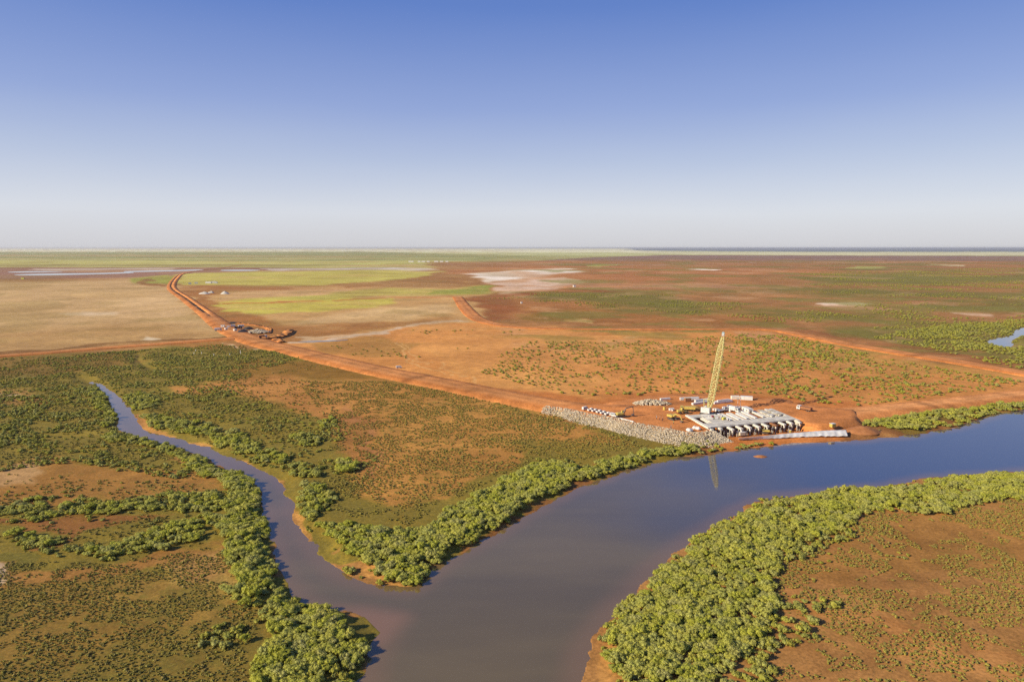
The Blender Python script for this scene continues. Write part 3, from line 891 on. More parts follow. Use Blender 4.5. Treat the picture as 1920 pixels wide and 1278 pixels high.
MANG_CROWNS = [crown_mesh('crown', 10 + i, 2.3 + .2 * (i % 3), 3.4 + .3 * (i % 2), .4, 20 + i % 4, 1150, .16, MANG, .80, (.17, .36)) for i in range(6)]
MANG_TRUNKS = [trunk_mesh('trunk', 40 + i, 3.4, 2.2) for i in range(2)]
SHRUBS = [crown_mesh('shrub', 60 + i, 1.5, 1.5, .1, 7, 190, .19, SHRB, .9, (.25, .45)) for i in range(5)]
SCRUBS = [crown_mesh('scrub', 80 + i, .62, .6, .02, 3, 34, .15, SCRB, .95) for i in range(4)]

def scatter(name, pts, meshes, idx, rot, scl, kind='stuff', label=None, cat=None):
    """many plants on points through geometry nodes, one object"""
    me = bpy.data.meshes.new(name)
    me.vertices.add(len(pts)); me.vertices.foreach_set('co', np.asarray(pts, np.float32).ravel())
    for nm, ty, arr in (('pick', 'INT', idx.astype(np.int32)), ('turn', 'FLOAT', rot.astype(np.float32))):
        a = me.attributes.new(nm, ty, 'POINT'); a.data.foreach_set('value', arr)
    a = me.attributes.new('size', 'FLOAT_VECTOR', 'POINT'); a.data.foreach_set('vector', scl.astype(np.float32).ravel())
    me.update()
    o = link(bpy.data.objects.new(name, me))
    tag(o, label, cat, None, kind)
    g = bpy.data.node_groups.new(name, 'GeometryNodeTree')
    g.interface.new_socket('Geometry', in_out='INPUT', socket_type='NodeSocketGeometry')
    g.interface.new_socket('Geometry', in_out='OUTPUT', socket_type='NodeSocketGeometry')
    N, Lk = g.nodes, g.links
    gi = N.new('NodeGroupInput'); go = N.new('NodeGroupOutput')
    join = N.new('GeometryNodeJoinGeometry')
    def attr(nm, ty):
        q = N.new('GeometryNodeInputNamedAttribute'); q.data_type = ty; q.inputs['Name'].default_value = nm
        return q.outputs['Attribute']
    pick, turn, size = attr('pick', 'INT'), attr('turn', 'FLOAT'), attr('size', 'FLOAT_VECTOR')
    cx = N.new('ShaderNodeCombineXYZ'); Lk.new(turn, cx.inputs['Z'])
    for k, m in enumerate(meshes):
        src = bpy.data.objects.new(m.name + '_source', m)
        inf = N.new('GeometryNodeObjectInfo'); inf.inputs['Object'].default_value = src
        inf.inputs['As Instance'].default_value = True
        cmp_ = N.new('FunctionNodeCompare'); cmp_.data_type = 'INT'; cmp_.operation = 'EQUAL'
        Lk.new(pick, cmp_.inputs[2]); cmp_.inputs[3].default_value = k
        iop = N.new('GeometryNodeInstanceOnPoints')
        Lk.new(gi.outputs[0], iop.inputs['Points']); Lk.new(cmp_.outputs[0], iop.inputs['Selection'])
        Lk.new(inf.outputs['Geometry'], iop.inputs['Instance'])
        Lk.new(cx.outputs[0], iop.inputs['Rotation']); Lk.new(size, iop.inputs['Scale'])
        Lk.new(iop.outputs[0], join.inputs[0])
    Lk.new(join.outputs[0], go.inputs[0])
    md = o.modifiers.new('scatter', 'NODES'); md.node_group = g
    return o

def grid_points(poly, step, seed, z=0.0, jit=.85):
    """points strewn evenly over an outline given as the photograph shows it"""
    rng = np.random.RandomState(seed)
    P = atl(poly, z)
    lo, hi = P.min(0), P.max(0)
    nx, ny = int((hi[0] - lo[0]) / step) + 1, int((hi[1] - lo[1]) / step) + 1
    X, Y = np.meshgrid(np.arange(nx), np.arange(ny))
    x = lo[0] + (X.ravel() + (Y.ravel() % 2) * .5 + rng.uniform(-jit, jit, nx * ny) * .5) * step
    y = lo[1] + (Y.ravel() + rng.uniform(-jit, jit, nx * ny) * .5) * step
    # uneven edge
    ex = (fbm(x / 14, y / 14, 301, 3) - .5) * 16; ey = (fbm(x / 14, y / 14, 302, 3) - .5) * 16
    m = inpoly(x + ex * .7, y + ey * .7, P)
    return x[m], y[m]

# closed mangrove thickets: (outline, spacing m, size, thinning 0..1, name of the place)
THICKETS = [
 ([(330,858),(365,852),(406,872),(443,892),(470,908),(484,930),(492,968),(508,1018),(524,1078),(538,1104),(560,1128),(600,1143),(648,1154),(668,1180),(700,1205),(676,1240),(664,1300),(655,1420),(520,1420),(490,1290),(478,1250),(520,1205),(478,1165),(500,1130),(462,1090),(430,1050),(440,1010),(420,985),(440,950),(420,930),(400,900),(350,880)],
  2.3, .80, .0, 'on the west bank of the creek'),
 ([(410,985),(360,1010),(300,1030),(240,1045),(150,1052),(90,1046),(10,1012),(10,995),(60,1000),(120,1022),(220,1020),(330,985),(400,965),(440,985),(440,1005)], 3.0, .78, .22, 'in the band across the western marsh'),
 ([(0,950),(60,935),(140,925),(200,938),(260,930),(330,925),(400,925),(440,950),(380,960),(250,955),(200,965),(150,960),(60,980),(0,965),(-80,970),(-80,950)], 3.2, .72, .32, 'in the band across the western marsh'),
 ([(405,1108),(450,1102),(480,1130),(470,1145),(420,1140)], 3.4, .85, .2, 'on the west bank of the creek'),
 ([(385,1190),(470,1165),(490,1190),(470,1215),(390,1215)], 4.2, .8, .5, 'on the west bank of the creek'),
 ([(1312,846),(1258,853),(1205,863),(1150,880),(1093,899),(1050,918),(1000,943),(948,972),(900,998),(850,1030),(815,1055),(800,1078),(775,1090),(752,1085),(715,1068),(690,1058),(650,1025),(615,1000),(598,975),(640,985),(700,993),(760,1000),(810,978),(860,950),(905,922),(950,902),(985,890),(990,870),(1040,868),(1100,880),(1150,862),(1200,850),(1250,842),(1290,838)],
  2.35, .80, .03, 'on the tongue of land'),
 ([(560,905),(600,912),(640,930),(625,955),(600,960),(600,985),(585,975),(570,945)], 3.5, .9, .2, 'on the east bank of the creek'),
 ([(527,880),(560,872),(600,880),(590,897),(545,898)], 3.6, .85, .2, 'on the east bank of the creek'),
 ([(625,873),(645,868),(668,873),(668,886),(630,888)], 3.0, 1.0, .0, 'on the east bank of the creek'),
 ([(470,850),(500,843),(530,848),(545,860),(530,870),(480,868)], 3.8, .85, .25, 'on the east bank of the creek'),
 ([(400,820),(430,812),(470,815),(490,835),(478,852),(440,848),(405,835)], 3.8, .85, .2, 'on the east bank of the creek'),
 ([(540,818),(590,815),(600,832),(560,834)], 4, .8, .3, 'on the east bank of the creek'),
 ([(590,785),(625,780),(632,800),(600,806)], 4, .8, .2, 'on the east bank of the creek'),
 ([(262,780),(290,778),(330,785),(400,800),(400,820),(350,815),(290,803)], 3.8, .8, .15, 'on the east bank of the creek'),
 ([(230,742),(262,735),(285,740),(300,760),(260,770)], 4, .8, .2, 'on the east bank of the creek'),
 ([(180,722),(196,738),(206,757),(216,778),(224,806),(200,800),(180,770),(165,740)], 3.6, .8, .2, 'on the west bank of the creek'),
 ([(224,806),(270,822),(312,835),(360,852),(340,862),(290,840),(200,830),(180,812)], 3.8, .8, .25, 'on the west bank of the creek'),
 ([(1130,1225),(1140,1190),(1152,1160),(1184,1118),(1214,1092),(1246,1062),(1312,1008),(1362,976),(1402,950),(1449,936),(1524,929),(1596,919),(1681,912),(1760,898),(1920,890),(2060,885),(2100,905),(2000,925),(1920,935),(1840,945),(1780,962),(1700,958),(1640,965),(1590,988),(1540,1000),(1500,1008),(1478,1040),(1482,1080),(1450,1110),(1455,1150),(1430,1180),(1420,1220),(1350,1240),(1320,1300),(1310,1420),(1240,1420),(1180,1290),(1150,1265)],
  2.35, .74, .04, 'on the low shore across the river'),
 ([(1480,1000),(1540,1000),(1600,985),(1590,1010),(1520,1030),(1490,1060)], 4.6, .62, .45, 'on the low shore across the river'),
 ([(1420,1180),(1480,1120),(1560,1130),(1540,1200),(1470,1230),(1420,1300),(1320,1320),(1350,1240)], 4.8, .6, .5, 'on the low shore across the river'),
 ([(1600,793),(1640,784),(1680,775),(1750,770),(1830,758),(1920,746),(2050,730),(2050,750),(1920,768),(1860,778),(1806,790),(1760,800),(1715,806),(1660,803)], 4.0, .8, .25, 'along the river east of the bridge'),
 ([(1310,846),(1345,838),(1380,834),(1440,828),(1470,826),(1450,832),(1400,838),(1350,844)], 3.4, .62, .2, 'at the foot of the rock bank'),
]
# open growth of bushes: (outline, spacing, size lo, size hi, patch scale m, share kept, place)
BUSHES = [
 ([(930,668),(1000,640),(1120,640),(1250,640),(1400,625),(1500,640),(1600,668),(1500,700),(1480,740),(1300,738),(1180,742),(1080,742),(1000,725),(900,700)], 5.0, .5, 1.35, 16, .56, 'on the orange flat behind the bridge'),
 ([(1380,640),(1450,626),(1560,648),(1700,680),(1900,712),(1920,722),(1760,742),(1620,760),(1540,758),(1440,738),(1400,700)], 4.2, .5, 1.4, 22, .62, 'on the orange flat behind the bridge'),
 ([(600,650),(720,640),(740,655),(860,640),(900,650),(800,668),(720,675),(640,668)], 9, .7, 1.2, 30, .22, 'beside the salt line'),
 ([(760,618),(830,618),(900,618),(990,616),(960,634),(830,636)], 10, .8, 1.5, 30, .2, 'beside the salt line'),
]
MARSH = [
 ([(0,672),(240,658),(420,645),(520,660),(560,672),(470,700),(450,740),(300,780),(240,760),(190,715),(150,712),(0,745),(-100,750),(-100,690)], 3.3, .45, 1.25, 22, .52),
 ([(0,745),(150,715),(190,735),(205,790),(300,835),(400,880),(330,900),(150,870),(0,880),(-150,900),(-150,750)], 2.9, .5, 1.5, 20, .62),
 ([(300,780),(450,745),(560,765),(640,800),(700,860),(700,905),(620,960),(560,900),(480,868),(400,835),(300,800)], 3.4, .45, 1.2, 20, .46),
 ([(330,925),(430,905),(440,950),(400,985),(250,1010),(100,1005),(60,980),(240,960)], 4.0, .5, 1.2, 20, .3),
 ([(0,880),(330,905),(440,930),(330,940),(150,930),(0,950)], 5.5, .4, .8, 14, .35),
 ([(1920,590),(2150,590),(2150,730),(1920,694),(1780,662),(1640,634),(1700,618),(1850,600)], 4.6, .9, 1.7, 40, .72),
 ([(900,560),(1050,545),(1250,552),(1500,580),(1680,598),(1840,605),(1640,620),(1450,604),(1240,585),(1080,575)], 7, .7, 1.6, 70, .30),
 ([(1500,510),(2000,500),(2000,600),(1700,600),(1500,560)], 9, .8, 1.9, 120, .26),
 ([(1450,1000),(1560,985),(1700,975),(1800,990),(1640,1060),(1560,1130),(1480,1090)], 4.5, .4, .75, 20, .35),
]
SCRUB_FIELDS = [
 ([(0,672),(240,658),(420,645),(560,672),(470,700),(450,740),(300,780),(240,760),(190,715),(205,790),(300,835),(440,900),(330,900),(150,870),(0,880),(-120,880),(-120,690)], 2.0, .6, 1.5, 16, .55),
 ([(300,780),(450,745),(560,765),(640,800),(700,860),(700,905),(620,960),(560,900),(480,868),(400,835),(300,800)], 1.7, .5, 1.3, 14, .55),
 ([(0,930),(440,930),(440,1000),(250,1050),(0,1050),(-80,1050),(-80,930)], 1.9, .4, 1.2, 14, .45),
 # (outline, spacing, lo, hi, patch m, keep)
 ([(560,716),(700,714),(850,732),(960,760),(1060,790),(1180,820),(1230,840),(1100,862),(1000,862),(900,912),(760,990),(660,970),(620,900),(690,880),(640,800),(600,760)], 1.25, .5, 1.15, 13, .72),
 ([(400,735),(500,704),(600,715),(660,800),(560,790),(420,760),(330,745)], 2.6, .8, 1.7, 14, .45),
 ([(0,1060),(240,1055),(420,1020),(470,1090),(480,1160),(470,1250),(500,1420),(-60,1420),(-60,1100)], .86, .38, .92, 9, .8),
 ([(0,885),(330,905),(440,935),(330,950),(120,935),(0,955),(-80,950)], 2.0, .6, 1.4, 12, .5),
 ([(80,985),(350,960),(420,975),(250,1040),(130,1040)], 2.2, .6, 1.4, 12, .5),
 ([(1400,1000),(1560,975),(1760,955),(2000,925),(2000,1420),(1260,1420),(1420,1200)], .92, .4, 1.0, 13, .62),
 ([(300,650),(520,660),(640,690),(520,700),(400,730),(260,700)], 3.2, .7, 1.5, 20, .35),
 ([(960,765),(1020,772),(1190,822),(1150,840),(1000,800)], 2.4, .8, 1.4, 12, .6),
]

def ok_land(x, y, extra=1.0, wet=-.8):
    m = road_clear(x, y, extra)
    w = np.full(x.shape, -999.); w[m] = water_sd(x[m], y[m])
    return m & (w < wet)

def collect():
    trees, bushes, scrub = [], [], []
    for k, (poly, st, size, thin, place) in enumerate(THICKETS):
        x, y = grid_points(poly, st, 500 + k)
        n = fbm(x / 9, y / 9, 900 + k, 3)
        m = (n > (.22 if thin < .1 else .30) + thin * .42) & ok_land(x, y, 0.5, -.4)
        x, y = x[m], y[m]
        s = size * (0.66 + .66 * vnoise(x / 3.3, y / 3.3, 77) ** 1.2) * (0.85 + .3 * fbm(x / 22, y / 22, 78, 2))
        for a, b, c in zip(x, y, s): trees.append((a, b, c, place))
    for k, (poly, st, lo, hi, ps, keep, place) in enumerate(BUSHES):
        x, y = grid_points(poly, st, 600 + k)
        n = .6 * fbm(x / ps, y / ps, 950 + k, 3) + .4 * vnoise(x / 5, y / 5, 951)
        m = (n > np.quantile(n, 1 - keep)) & ok_land(x, y, 2)
        x, y, n = x[m], y[m], n[m]
        h = _hash(np.floor(x * 10), np.floor(y * 10), 5)
        s = lo + (hi - lo) * h ** 1.6
        for a, b, c in zip(x, y, s): bushes.append((a, b, c, place))
    # ragged fringe of bushes round the thickets
    for k, (poly, st, size, thin, place) in enumerate(THICKETS):
        c = np.array(poly, float).mean(0); big = [tuple(c + (np.array(q) - c) * 1.10) for q in poly]
        x, y = grid_points(big, 3.6, 800 + k, jit=1.2)
        m = (fbm(x / 6, y / 6, 77 + k, 3) > .47) & ok_land(x, y, 1, -.6)
        x, y = x[m], y[m]
        h = _hash(np.floor(x * 10), np.floor(y * 10), 15)
        for a, b, q in zip(x, y, .45 + .85 * h ** 1.3): bushes.append((a, b, q, None))
    for k, (poly, st, size, thin, place) in enumerate(THICKETS):
        x, y = grid_points(poly, 2.5, 840 + k, jit=1.3)
        m = (fbm(x / 7, y / 7, 177 + k, 2) > .36) & ok_land(x, y, .5, -.3)
        x, y = x[m], y[m]
        h = _hash(np.floor(x * 10), np.floor(y * 10), 16)
        for a, b, q in zip(x, y, .55 + .75 * h): bushes.append((a, b, q, None))
    for k, (poly, st, lo, hi, ps, keep) in enumerate(MARSH):
        x, y = grid_points(poly, st, 650 + k)
        n = .75 * fbm(x / ps, y / (ps * .8), 970 + k, 4) + .25 * vnoise(x / 5, y / 5, 971)
        m = (n > np.quantile(n, 1 - keep)) & ok_land(x, y, 2)
        x, y, n = x[m], y[m], n[m]
        h = _hash(np.floor(x * 10), np.floor(y * 10), 6)
        s = lo + (hi - lo) * (h * .6 + .4 * smooth(n.min(), n.max(), n))
        for a, b, c in zip(x, y, s): bushes.append((a, b, c, None))
    for k, (poly, st, lo, hi, ps, keep) in enumerate(SCRUB_FIELDS):
        x, y = grid_points(poly, st, 700 + k, jit=1.3)
        n = .65 * fbm(x / ps, y / ps, 990 + k, 4) + .35 * vnoise(x / 3.1, y / 3.1, 991)
        m = (n > np.quantile(n, 1 - keep)) & ok_land(x, y, 1.5, -3)
        x, y, n = x[m], y[m], n[m]
        h = _hash(np.floor(x * 10), np.floor(y * 10), 8)
        s = lo + (hi - lo) * h ** 1.5
        for a, b, c in zip(x, y, s): scrub.append((a, b, c))
    return trees, bushes, scrub
TREES, BUSH, SCRUB = collect()
print('plants', len(TREES), len(BUSH), len(SCRUB))

def place_plants():
    rs = np.random.RandomState(4)
    def gz(A): return ground_z(np.array([a[0] for a in A]), np.array([a[1] for a in A]))
    # --- mangroves: the 300 that show largest are trees of their own
    tz = gz(TREES)
    sz = []
    for (x, y, s, p) in TREES:
        u, v = proj(np.array(x), np.array(y), 0.0)
        inside = 0 < u < 1920 and v < 1290
        sz.append(s / math.hypot(x, y, 100) if inside else 0)
    order = np.argsort(-np.array(sz))
    own = set(order[:300].tolist())
    tone = ['yellow green', 'grey green', 'mid green']
    cnt = 0
    ss = sorted(TREES[i][2] for i in order[:300]); size_lo, size_hi = ss[100], ss[200]
    for i in order[:300]:
        x, y, s, place = TREES[i]
        wd = -float(water_sd(np.array([x]), np.array([y]))[0])
        row = 'hanging over the water' if wd < 3.0 else ('close behind the water edge' if wd < 8 else ('deep inside the thicket' if wd < 20 else 'toward the dry side'))
        size = 'small' if s < size_lo else ('large' if s > size_hi else 'mid-sized')
        u, v = proj(np.array(x), np.array(y), 0.0)
        if 'west bank' in place: along = 'beside the sand spit' if 1120 < v < 1215 and u > 560 else ('just below the spit' if v >= 1215 else 'along the narrow creek')
        elif 'tongue' in place: along = 'at the pointed tip' if v > 1020 and u > 690 else ('toward the rock bank' if u > 1000 else ('midway to the rock bank' if u > 830 else 'on the creek side'))
        elif 'across the river' in place: along = 'at the nearest end' if v > 1200 else ('above the sand strip' if v > 1120 else ('where the bank curves' if v > 1000 else 'facing the bridge'))
        else: along = ''
        short = {'on the west bank of the creek': 'west creek bank', 'on the tongue of land': 'tongue of land', 'on the low shore across the river': 'shore opposite the bridge', 'on the east bank of the creek': 'east creek bank'}.get(place, 'western marsh')
        lab = '%s mangrove %s, %s %s' % (size, row, short, along)
        r = empty('mangrove_tree', (x, y, float(tz[i]) - .05), rs.uniform(0, 6.28), lab.strip(), 'tree', '%s mangroves %s %s %s' % (size, row, short, along))
        r.scale = (s * rs.uniform(.85, 1.3), s * rs.uniform(.85, 1.2), s * rs.uniform(.68, 1.12))
        link(bpy.data.objects.new('crown', MANG_CROWNS[cnt % 6]), r)
        link(bpy.data.objects.new('trunk', MANG_TRUNKS[cnt % 2]), r)
        cnt += 1
    rest = [i for i in range(len(TREES)) if i not in own]
    P = np.array([[TREES[i][0], TREES[i][1], tz[i] - .05] for i in rest]); S = np.array([TREES[i][2] for i in rest])
    n = len(rest)
    scatter('mangrove_thicket', P, MANG_CROWNS, rs.randint(0, 6, n), rs.uniform(0, 6.28, n), np.column_stack([S * rs.uniform(.85, 1.35, n), S * rs.uniform(.85, 1.25, n), S * rs.uniform(.62, 1.12, n)]),
            label='mangrove thickets lining the river and the creek', cat='mangroves')
    # --- bushes on the flats
    bz = gz(BUSH)
    cand = []
    for i, (x, y, s, p) in enumerate(BUSH):
        if p is None: continue
        u, v = proj(np.array(x), np.array(y), 0.0)
        if 0 < u < 1920 and v < 1290: cand.append((-s / math.hypot(x, y, 100), i))
    cand.sort(); own = [i for _, i in cand[:300]]; ownset = set(own)
    for c, i in enumerate(own):
        x, y, s, place = BUSH[i]
        o = link(bpy.data.objects.new('saltbush', SHRUBS[c % 5]))
        o.location = (x, y, float(bz[i]) - .05); o.rotation_euler = (0, 0, rs.uniform(0, 6.28))
        o.scale = (s * rs.uniform(.9, 1.4), s * rs.uniform(.9, 1.2), s * rs.uniform(.8, 1.1))
        u, v = proj(np.array(x), np.array(y), 0.0)
        size = 'small' if s < 1.0 else ('big' if s > 1.45 else 'medium')
        where = ('left of the crane' if u < 1180 else 'just left of the crane boom' if u < 1330 else 'just right of the crane boom' if u < 1480 else 'between the crane and the levee' if u < 1700 else 'near the meeting of the two roads')
        depth = 'close to the bridge platform' if v > 715 else ('halfway back on the flat' if v > 665 else 'far back by the levee road')
        nb = min((math.hypot(BUSH[j][0] - x, BUSH[j][1] - y) for j in own if j != i), default=9)
        alone = 'lone' if nb > 5 else 'clustered'
        tag(o, '%s %s green bush %s, %s' % (size, alone, where, depth), 'bush', '%s %s bushes %s %s' % (size, alone, where, depth))
    rest = [i for i in range(len(BUSH)) if i not in ownset]
    P = np.array([[BUSH[i][0], BUSH[i][1], bz[i] - .05] for i in rest]); S = np.array([BUSH[i][2] for i in rest])
    n = len(rest)
    scatter('marsh_bushes', P, SHRUBS, rs.randint(0, 5, n), rs.uniform(0, 6.28, n), np.column_stack([S * rs.uniform(.9, 1.4, n), S * rs.uniform(.9, 1.3, n), S * rs.uniform(.8, 1.1, n)]),
            label='low green bushes spread over the marsh and flats', cat='bushes')
    sz_ = gz(SCRUB)
    P = np.array([[a[0], a[1], z - .03] for a, z in zip(SCRUB, sz_)]); S = np.array([a[2] for a in SCRUB]); n = len(S)
    scatter('samphire_scrub', P, SCRUBS, rs.randint(0, 4, n), rs.uniform(0, 6.28, n), np.column_stack([S * rs.uniform(.9, 1.3, n), S * rs.uniform(.9, 1.3, n), S * rs.uniform(.8, 1.2, n)]),
            label='small olive tufts of scrub dotting the red flats', cat='scrub')
place_plants()
# ------------------------------------------------------------------ things: a small kit of solids
class MB:
    def __init__(s): s.bm = bmesh.new()
    def box(s, c, d, rz=0, taper=1.0, rx=0, bev=0.0):
        m = Matrix.Translation(c) @ Matrix.Rotation(rz, 4, 'Z') @ Matrix.Rotation(rx, 4, 'Y')
        hx, hy, hz = d[0] / 2, d[1] / 2, d[2] / 2
        v = [s.bm.verts.new(m @ Vector((x * hx * (taper if z > 0 else 1), y * hy * (taper if z > 0 else 1), z * hz))) for z in (-1, 1) for y in (-1, 1) for x in (-1, 1)]
        fs = [s.bm.faces.new([v[i] for i in f]) for f in ((0, 2, 3, 1), (4, 5, 7, 6), (0, 1, 5, 4), (2, 6, 7, 3), (0, 4, 6, 2), (1, 3, 7, 5))]
        if bev:
            es = list({e for f in fs for e in f.edges})
            bmesh.ops.bevel(s.bm, geom=es, offset=bev, segments=1, affect='EDGES')
        return s
    def tube(s, p, q, r0, r1=None, n=8):
        p, q = Vector(p), Vector(q); d = q - p
        m = d.to_track_quat('Z', 'Y').to_matrix().to_4x4(); m.translation = (p + q) / 2
        bmesh.ops.create_cone(s.bm, cap_ends=True, segments=n, radius1=r0, radius2=r1 if r1 is not None else r0, depth=d.length, matrix=m)
        return s
    def prism(s, prof, y0, y1):
        """side outline in x,z pushed along y"""
        a = [s.bm.verts.new((x, y0, z)) for x, z in prof]; b = [s.bm.verts.new((x, y1, z)) for x, z in prof]
        n = len(prof)
        s.bm.faces.new(a); s.bm.faces.new(b[::-1])
        for i in range(n): s.bm.faces.new([a[i], b[i], b[(i + 1) % n], a[(i + 1) % n]])
        return s
    def ball(s, c, r, sc=(1, 1, 1), sub=1):
        m = Matrix.Translation(c) @ Matrix.Diagonal((r * sc[0], r * sc[1], r * sc[2], 1))
        bmesh.ops.create_icosphere(s.bm, subdivisions=sub, radius=1, matrix=m); return s
    def mesh(s, name, mat):
        bmesh.ops.recalc_face_normals(s.bm, faces=s.bm.faces[:])
        me = bpy.data.meshes.new(name); s.bm.to_mesh(me); s.bm.free(); me.materials.append(mat); return me
    def build(s, name, mat, parent=None):
        return link(bpy.data.objects.new(name, s.mesh(name, mat)), parent)

def kids(o): return [c for c in scene.objects if c.parent == o]
def copy_thing(o, loc, rz, label, scale=None, group=None):
    r = o.copy(); link(r); r.location = loc; r.rotation_euler = (0, 0, rz)
    if scale: r.scale = scale
    r['label'] = label
    if group: r['group'] = group
    for c in kids(o):
        k = c.copy(); link(k, r)
        for g in kids(c): link(g.copy(), k)
    return r

WHITE = simple('white_paint', (.78, .77, .74), (.62, .58, .52), 1.2, .45)
YELLOW = simple('machine_yellow', (.62, .47, .10), (.50, .36, .08), 1.0, .5)
CRANEY = simple('crane_yellow', (.72, .64, .26), (.60, .52, .20), .8, .5)
RUBBER = simple('rubber', (.03, .03, .03), (.05, .04, .035), 4, .9)
STEEL = simple('dark_steel', (.10, .09, .085), (.16, .11, .08), 2, .6)
GLASS = simple('tinted_glass', (.03, .04, .05), (.05, .06, .07), 1, .1)
CONC = simple('concrete', (.62, .58, .50), (.48, .44, .36), .6, .9)
PALEC = simple('new_concrete', (.76, .72, .63), (.60, .56, .46), .8, .85)
DARKC = simple('pile_concrete', (.38, .34, .28), (.27, .23, .18), 1.0, .9)
RUST = simple('rusty_steel', (.34, .15, .06), (.24, .10, .04), 1.5, .8)
LAMP = simple('lamp_glass', (.8, .78, .7), None, 1, .3)
CLOTH = simple('geotextile', (.74, .73, .72), (.56, .53, .49), .35, .9)
ROCKM = simple('grey_rock', (.50, .44, .34), (.30, .255, .19), .35, .95, coord='Object')
DIRT = simple('heaped_soil', (.44, .18, .06), (.32, .12, .035), .4, .95)
TARP = simple('black_liner', (.02, .02, .022), (.035, .03, .03), 2, .6)
ORANGE = simple('hi_vis_orange', (.85, .28, .05), None, 3, .8)
LIME = simple('hi_vis_yellow', (.75, .78, .12), None, 3, .8)
NAVY = simple('work_trousers', (.04, .05, .09), None, 3, .9)
SKIN = simple('skin', (.42, .25, .17), None, 5, .7)
TEAL = simple('green_trim', (.20, .45, .38), None, 2, .6)
BEIGE = simple('beige_paint', (.60, .52, .36), (.48, .40, .27), 1.0, .7)

def wheel(parent, x, y, r, w=.3):
    o = MB().tube((x, y - w / 2, r), (x, y + w / 2, r), r, n=12).build('wheel', RUBBER, parent)
    s = 1 if y > 0 else -1
    MB().tube((x, y + s * (w / 2 - .02), r), (x, y + s * (w / 2 + .03), r), r * .5, n=8).build('rim', STEEL, o)

# ---- pickup truck, nose along +x
def make_ute(label, canopy=False, mat=WHITE):
    r = empty('pickup_truck', (0, 0, 0), 0, label, 'pickup truck', 'pickups and vans parked on site')
    MB().prism([(-2.5, .45), (-2.5, 1.0), (-.6, 1.02), (1.2, 1.08), (2.35, .95), (2.5, .75), (2.5, .4), (-2.5, .4)], -.88, .88).build('body', mat, r)
    c = MB().prism([(-.75, 1.03), (-.62, 1.75), (.55, 1.78), (1.2, 1.09)], -.8, .8).build('cab', mat, r)
    MB().prism([(.64, 1.7), (1.17, 1.14), (1.22, 1.14), (.69, 1.71)], -.68, .68).build('windscreen', GLASS, c)
    for y in (-.805, .805):
        MB().prism([(-.55, 1.15), (-.48, 1.62), (.45, 1.64), (.9, 1.18)], y - .01, y + .01).build('side_window', GLASS, c)
    if canopy: MB().box((-1.65, 0, 1.4), (1.7, 1.7, .8), bev=.08).build('canopy', mat, r)
    else:
        t = MB().box((-1.65, .84, 1.18), (1.75, .06, .36)).box((-1.65, -.84, 1.18), (1.75, .06, .36)).box((-2.5, 0, 1.18), (.06, 1.7, .36)); t.build('tray', mat, r)
    for x in (-1.55, 1.6):
        for y in (-.8, .8): wheel(r, x, y, .38)
    for y in (-.62, .62): MB().box((2.47, y, .82), (.08, .34, .16)).build('headlight', LAMP, r)
    return r

def make_van(label):
    r = empty('van', (0, 0, 0), 0, label, 'van', 'pickups and vans parked on site')
    b = MB().prism([(-2.4, .4), (-2.4, 2.0), (1.3, 2.05), (2.1, 1.2), (2.5, 1.0), (2.5, .4)], -.9, .9).build('body', WHITE, r)
    MB().prism([(1.42, 1.9), (2.05, 1.25), (2.10, 1.25), (1.47, 1.92)], -.75, .75).build('windscreen', GLASS, r)
    for y in (-.91, .91): MB().prism([(-1.9, 1.3), (-1.9, 1.75), (1.2, 1.8), (1.7, 1.3)], y - .01, y + .01).build('side_window', GLASS, r)
    for x in (-1.5, 1.6):
        for y in (-.82, .82): wheel(r, x, y, .36)
    for y in (-.65, .65): MB().box((2.5, y, .8), (.06, .3, .16)).build('headlight', LAMP, r)
    return r

# ---- flatbed / tipper truck
def make_truck(label, cabm=WHITE, bodym=WHITE, kind='tipper', L=9.0):
    r = empty('truck', (0, 0, 0), 0, label, 'truck', 'trucks on site')
    MB().box((-.4, 0, .95), (L - .8, .9, .3)).build('chassis', STEEL, r)
    x1 = L / 2
    c = MB().prism([(x1 - 2.2, .8), (x1 - 2.2, 2.9), (x1 - .5, 2.95), (x1 - .1, 2.0), (x1, .8)], -1.2, 1.2).build('cab', cabm, r)
    MB().prism([(x1 - .42, 2.75), (x1 - .12, 2.05), (x1 - .06, 2.05), (x1 - .36, 2.78)], -1.05, 1.05).build('windscreen', GLASS, c)
    for y in (-1.21, 1.21): MB().prism([(x1 - 1.9, 1.8), (x1 - 1.9, 2.6), (x1 - .7, 2.6), (x1 - .4, 1.85)], y - .01, y + .01).build('side_window', GLASS, c)
    if kind == 'tipper':
        MB().prism([(-x1 + .1, 1.3), (-x1, 2.7), (x1 - 2.6, 2.7), (x1 - 2.5, 1.15)], -1.22, 1.22).build('tipping_body', bodym, r)
    elif kind == 'flat':
        d = MB().box((-1.1, 0, 1.28), (L - 2.7, 2.4, .2)).build('flat_deck', bodym, r)
        MB().box((x1 - 2.5, 0, 2.0), (.12, 2.3, 1.3)).build('headboard', bodym, r)
    else:
        MB().box((-1.1, 0, 2.35), (L - 2.7, 2.4, 2.3), bev=.06).build('box_body', bodym, r)
    for x in (x1 - 1.1, -x1 + 1.2, -x1 + 2.4):
        for y in (-1.05, 1.05): wheel(r, x, y, .5, .4)
    for y in (-.85, .85): MB().box((x1, y, 1.0), (.06, .35, .2)).build('headlight', LAMP, r)
    return r

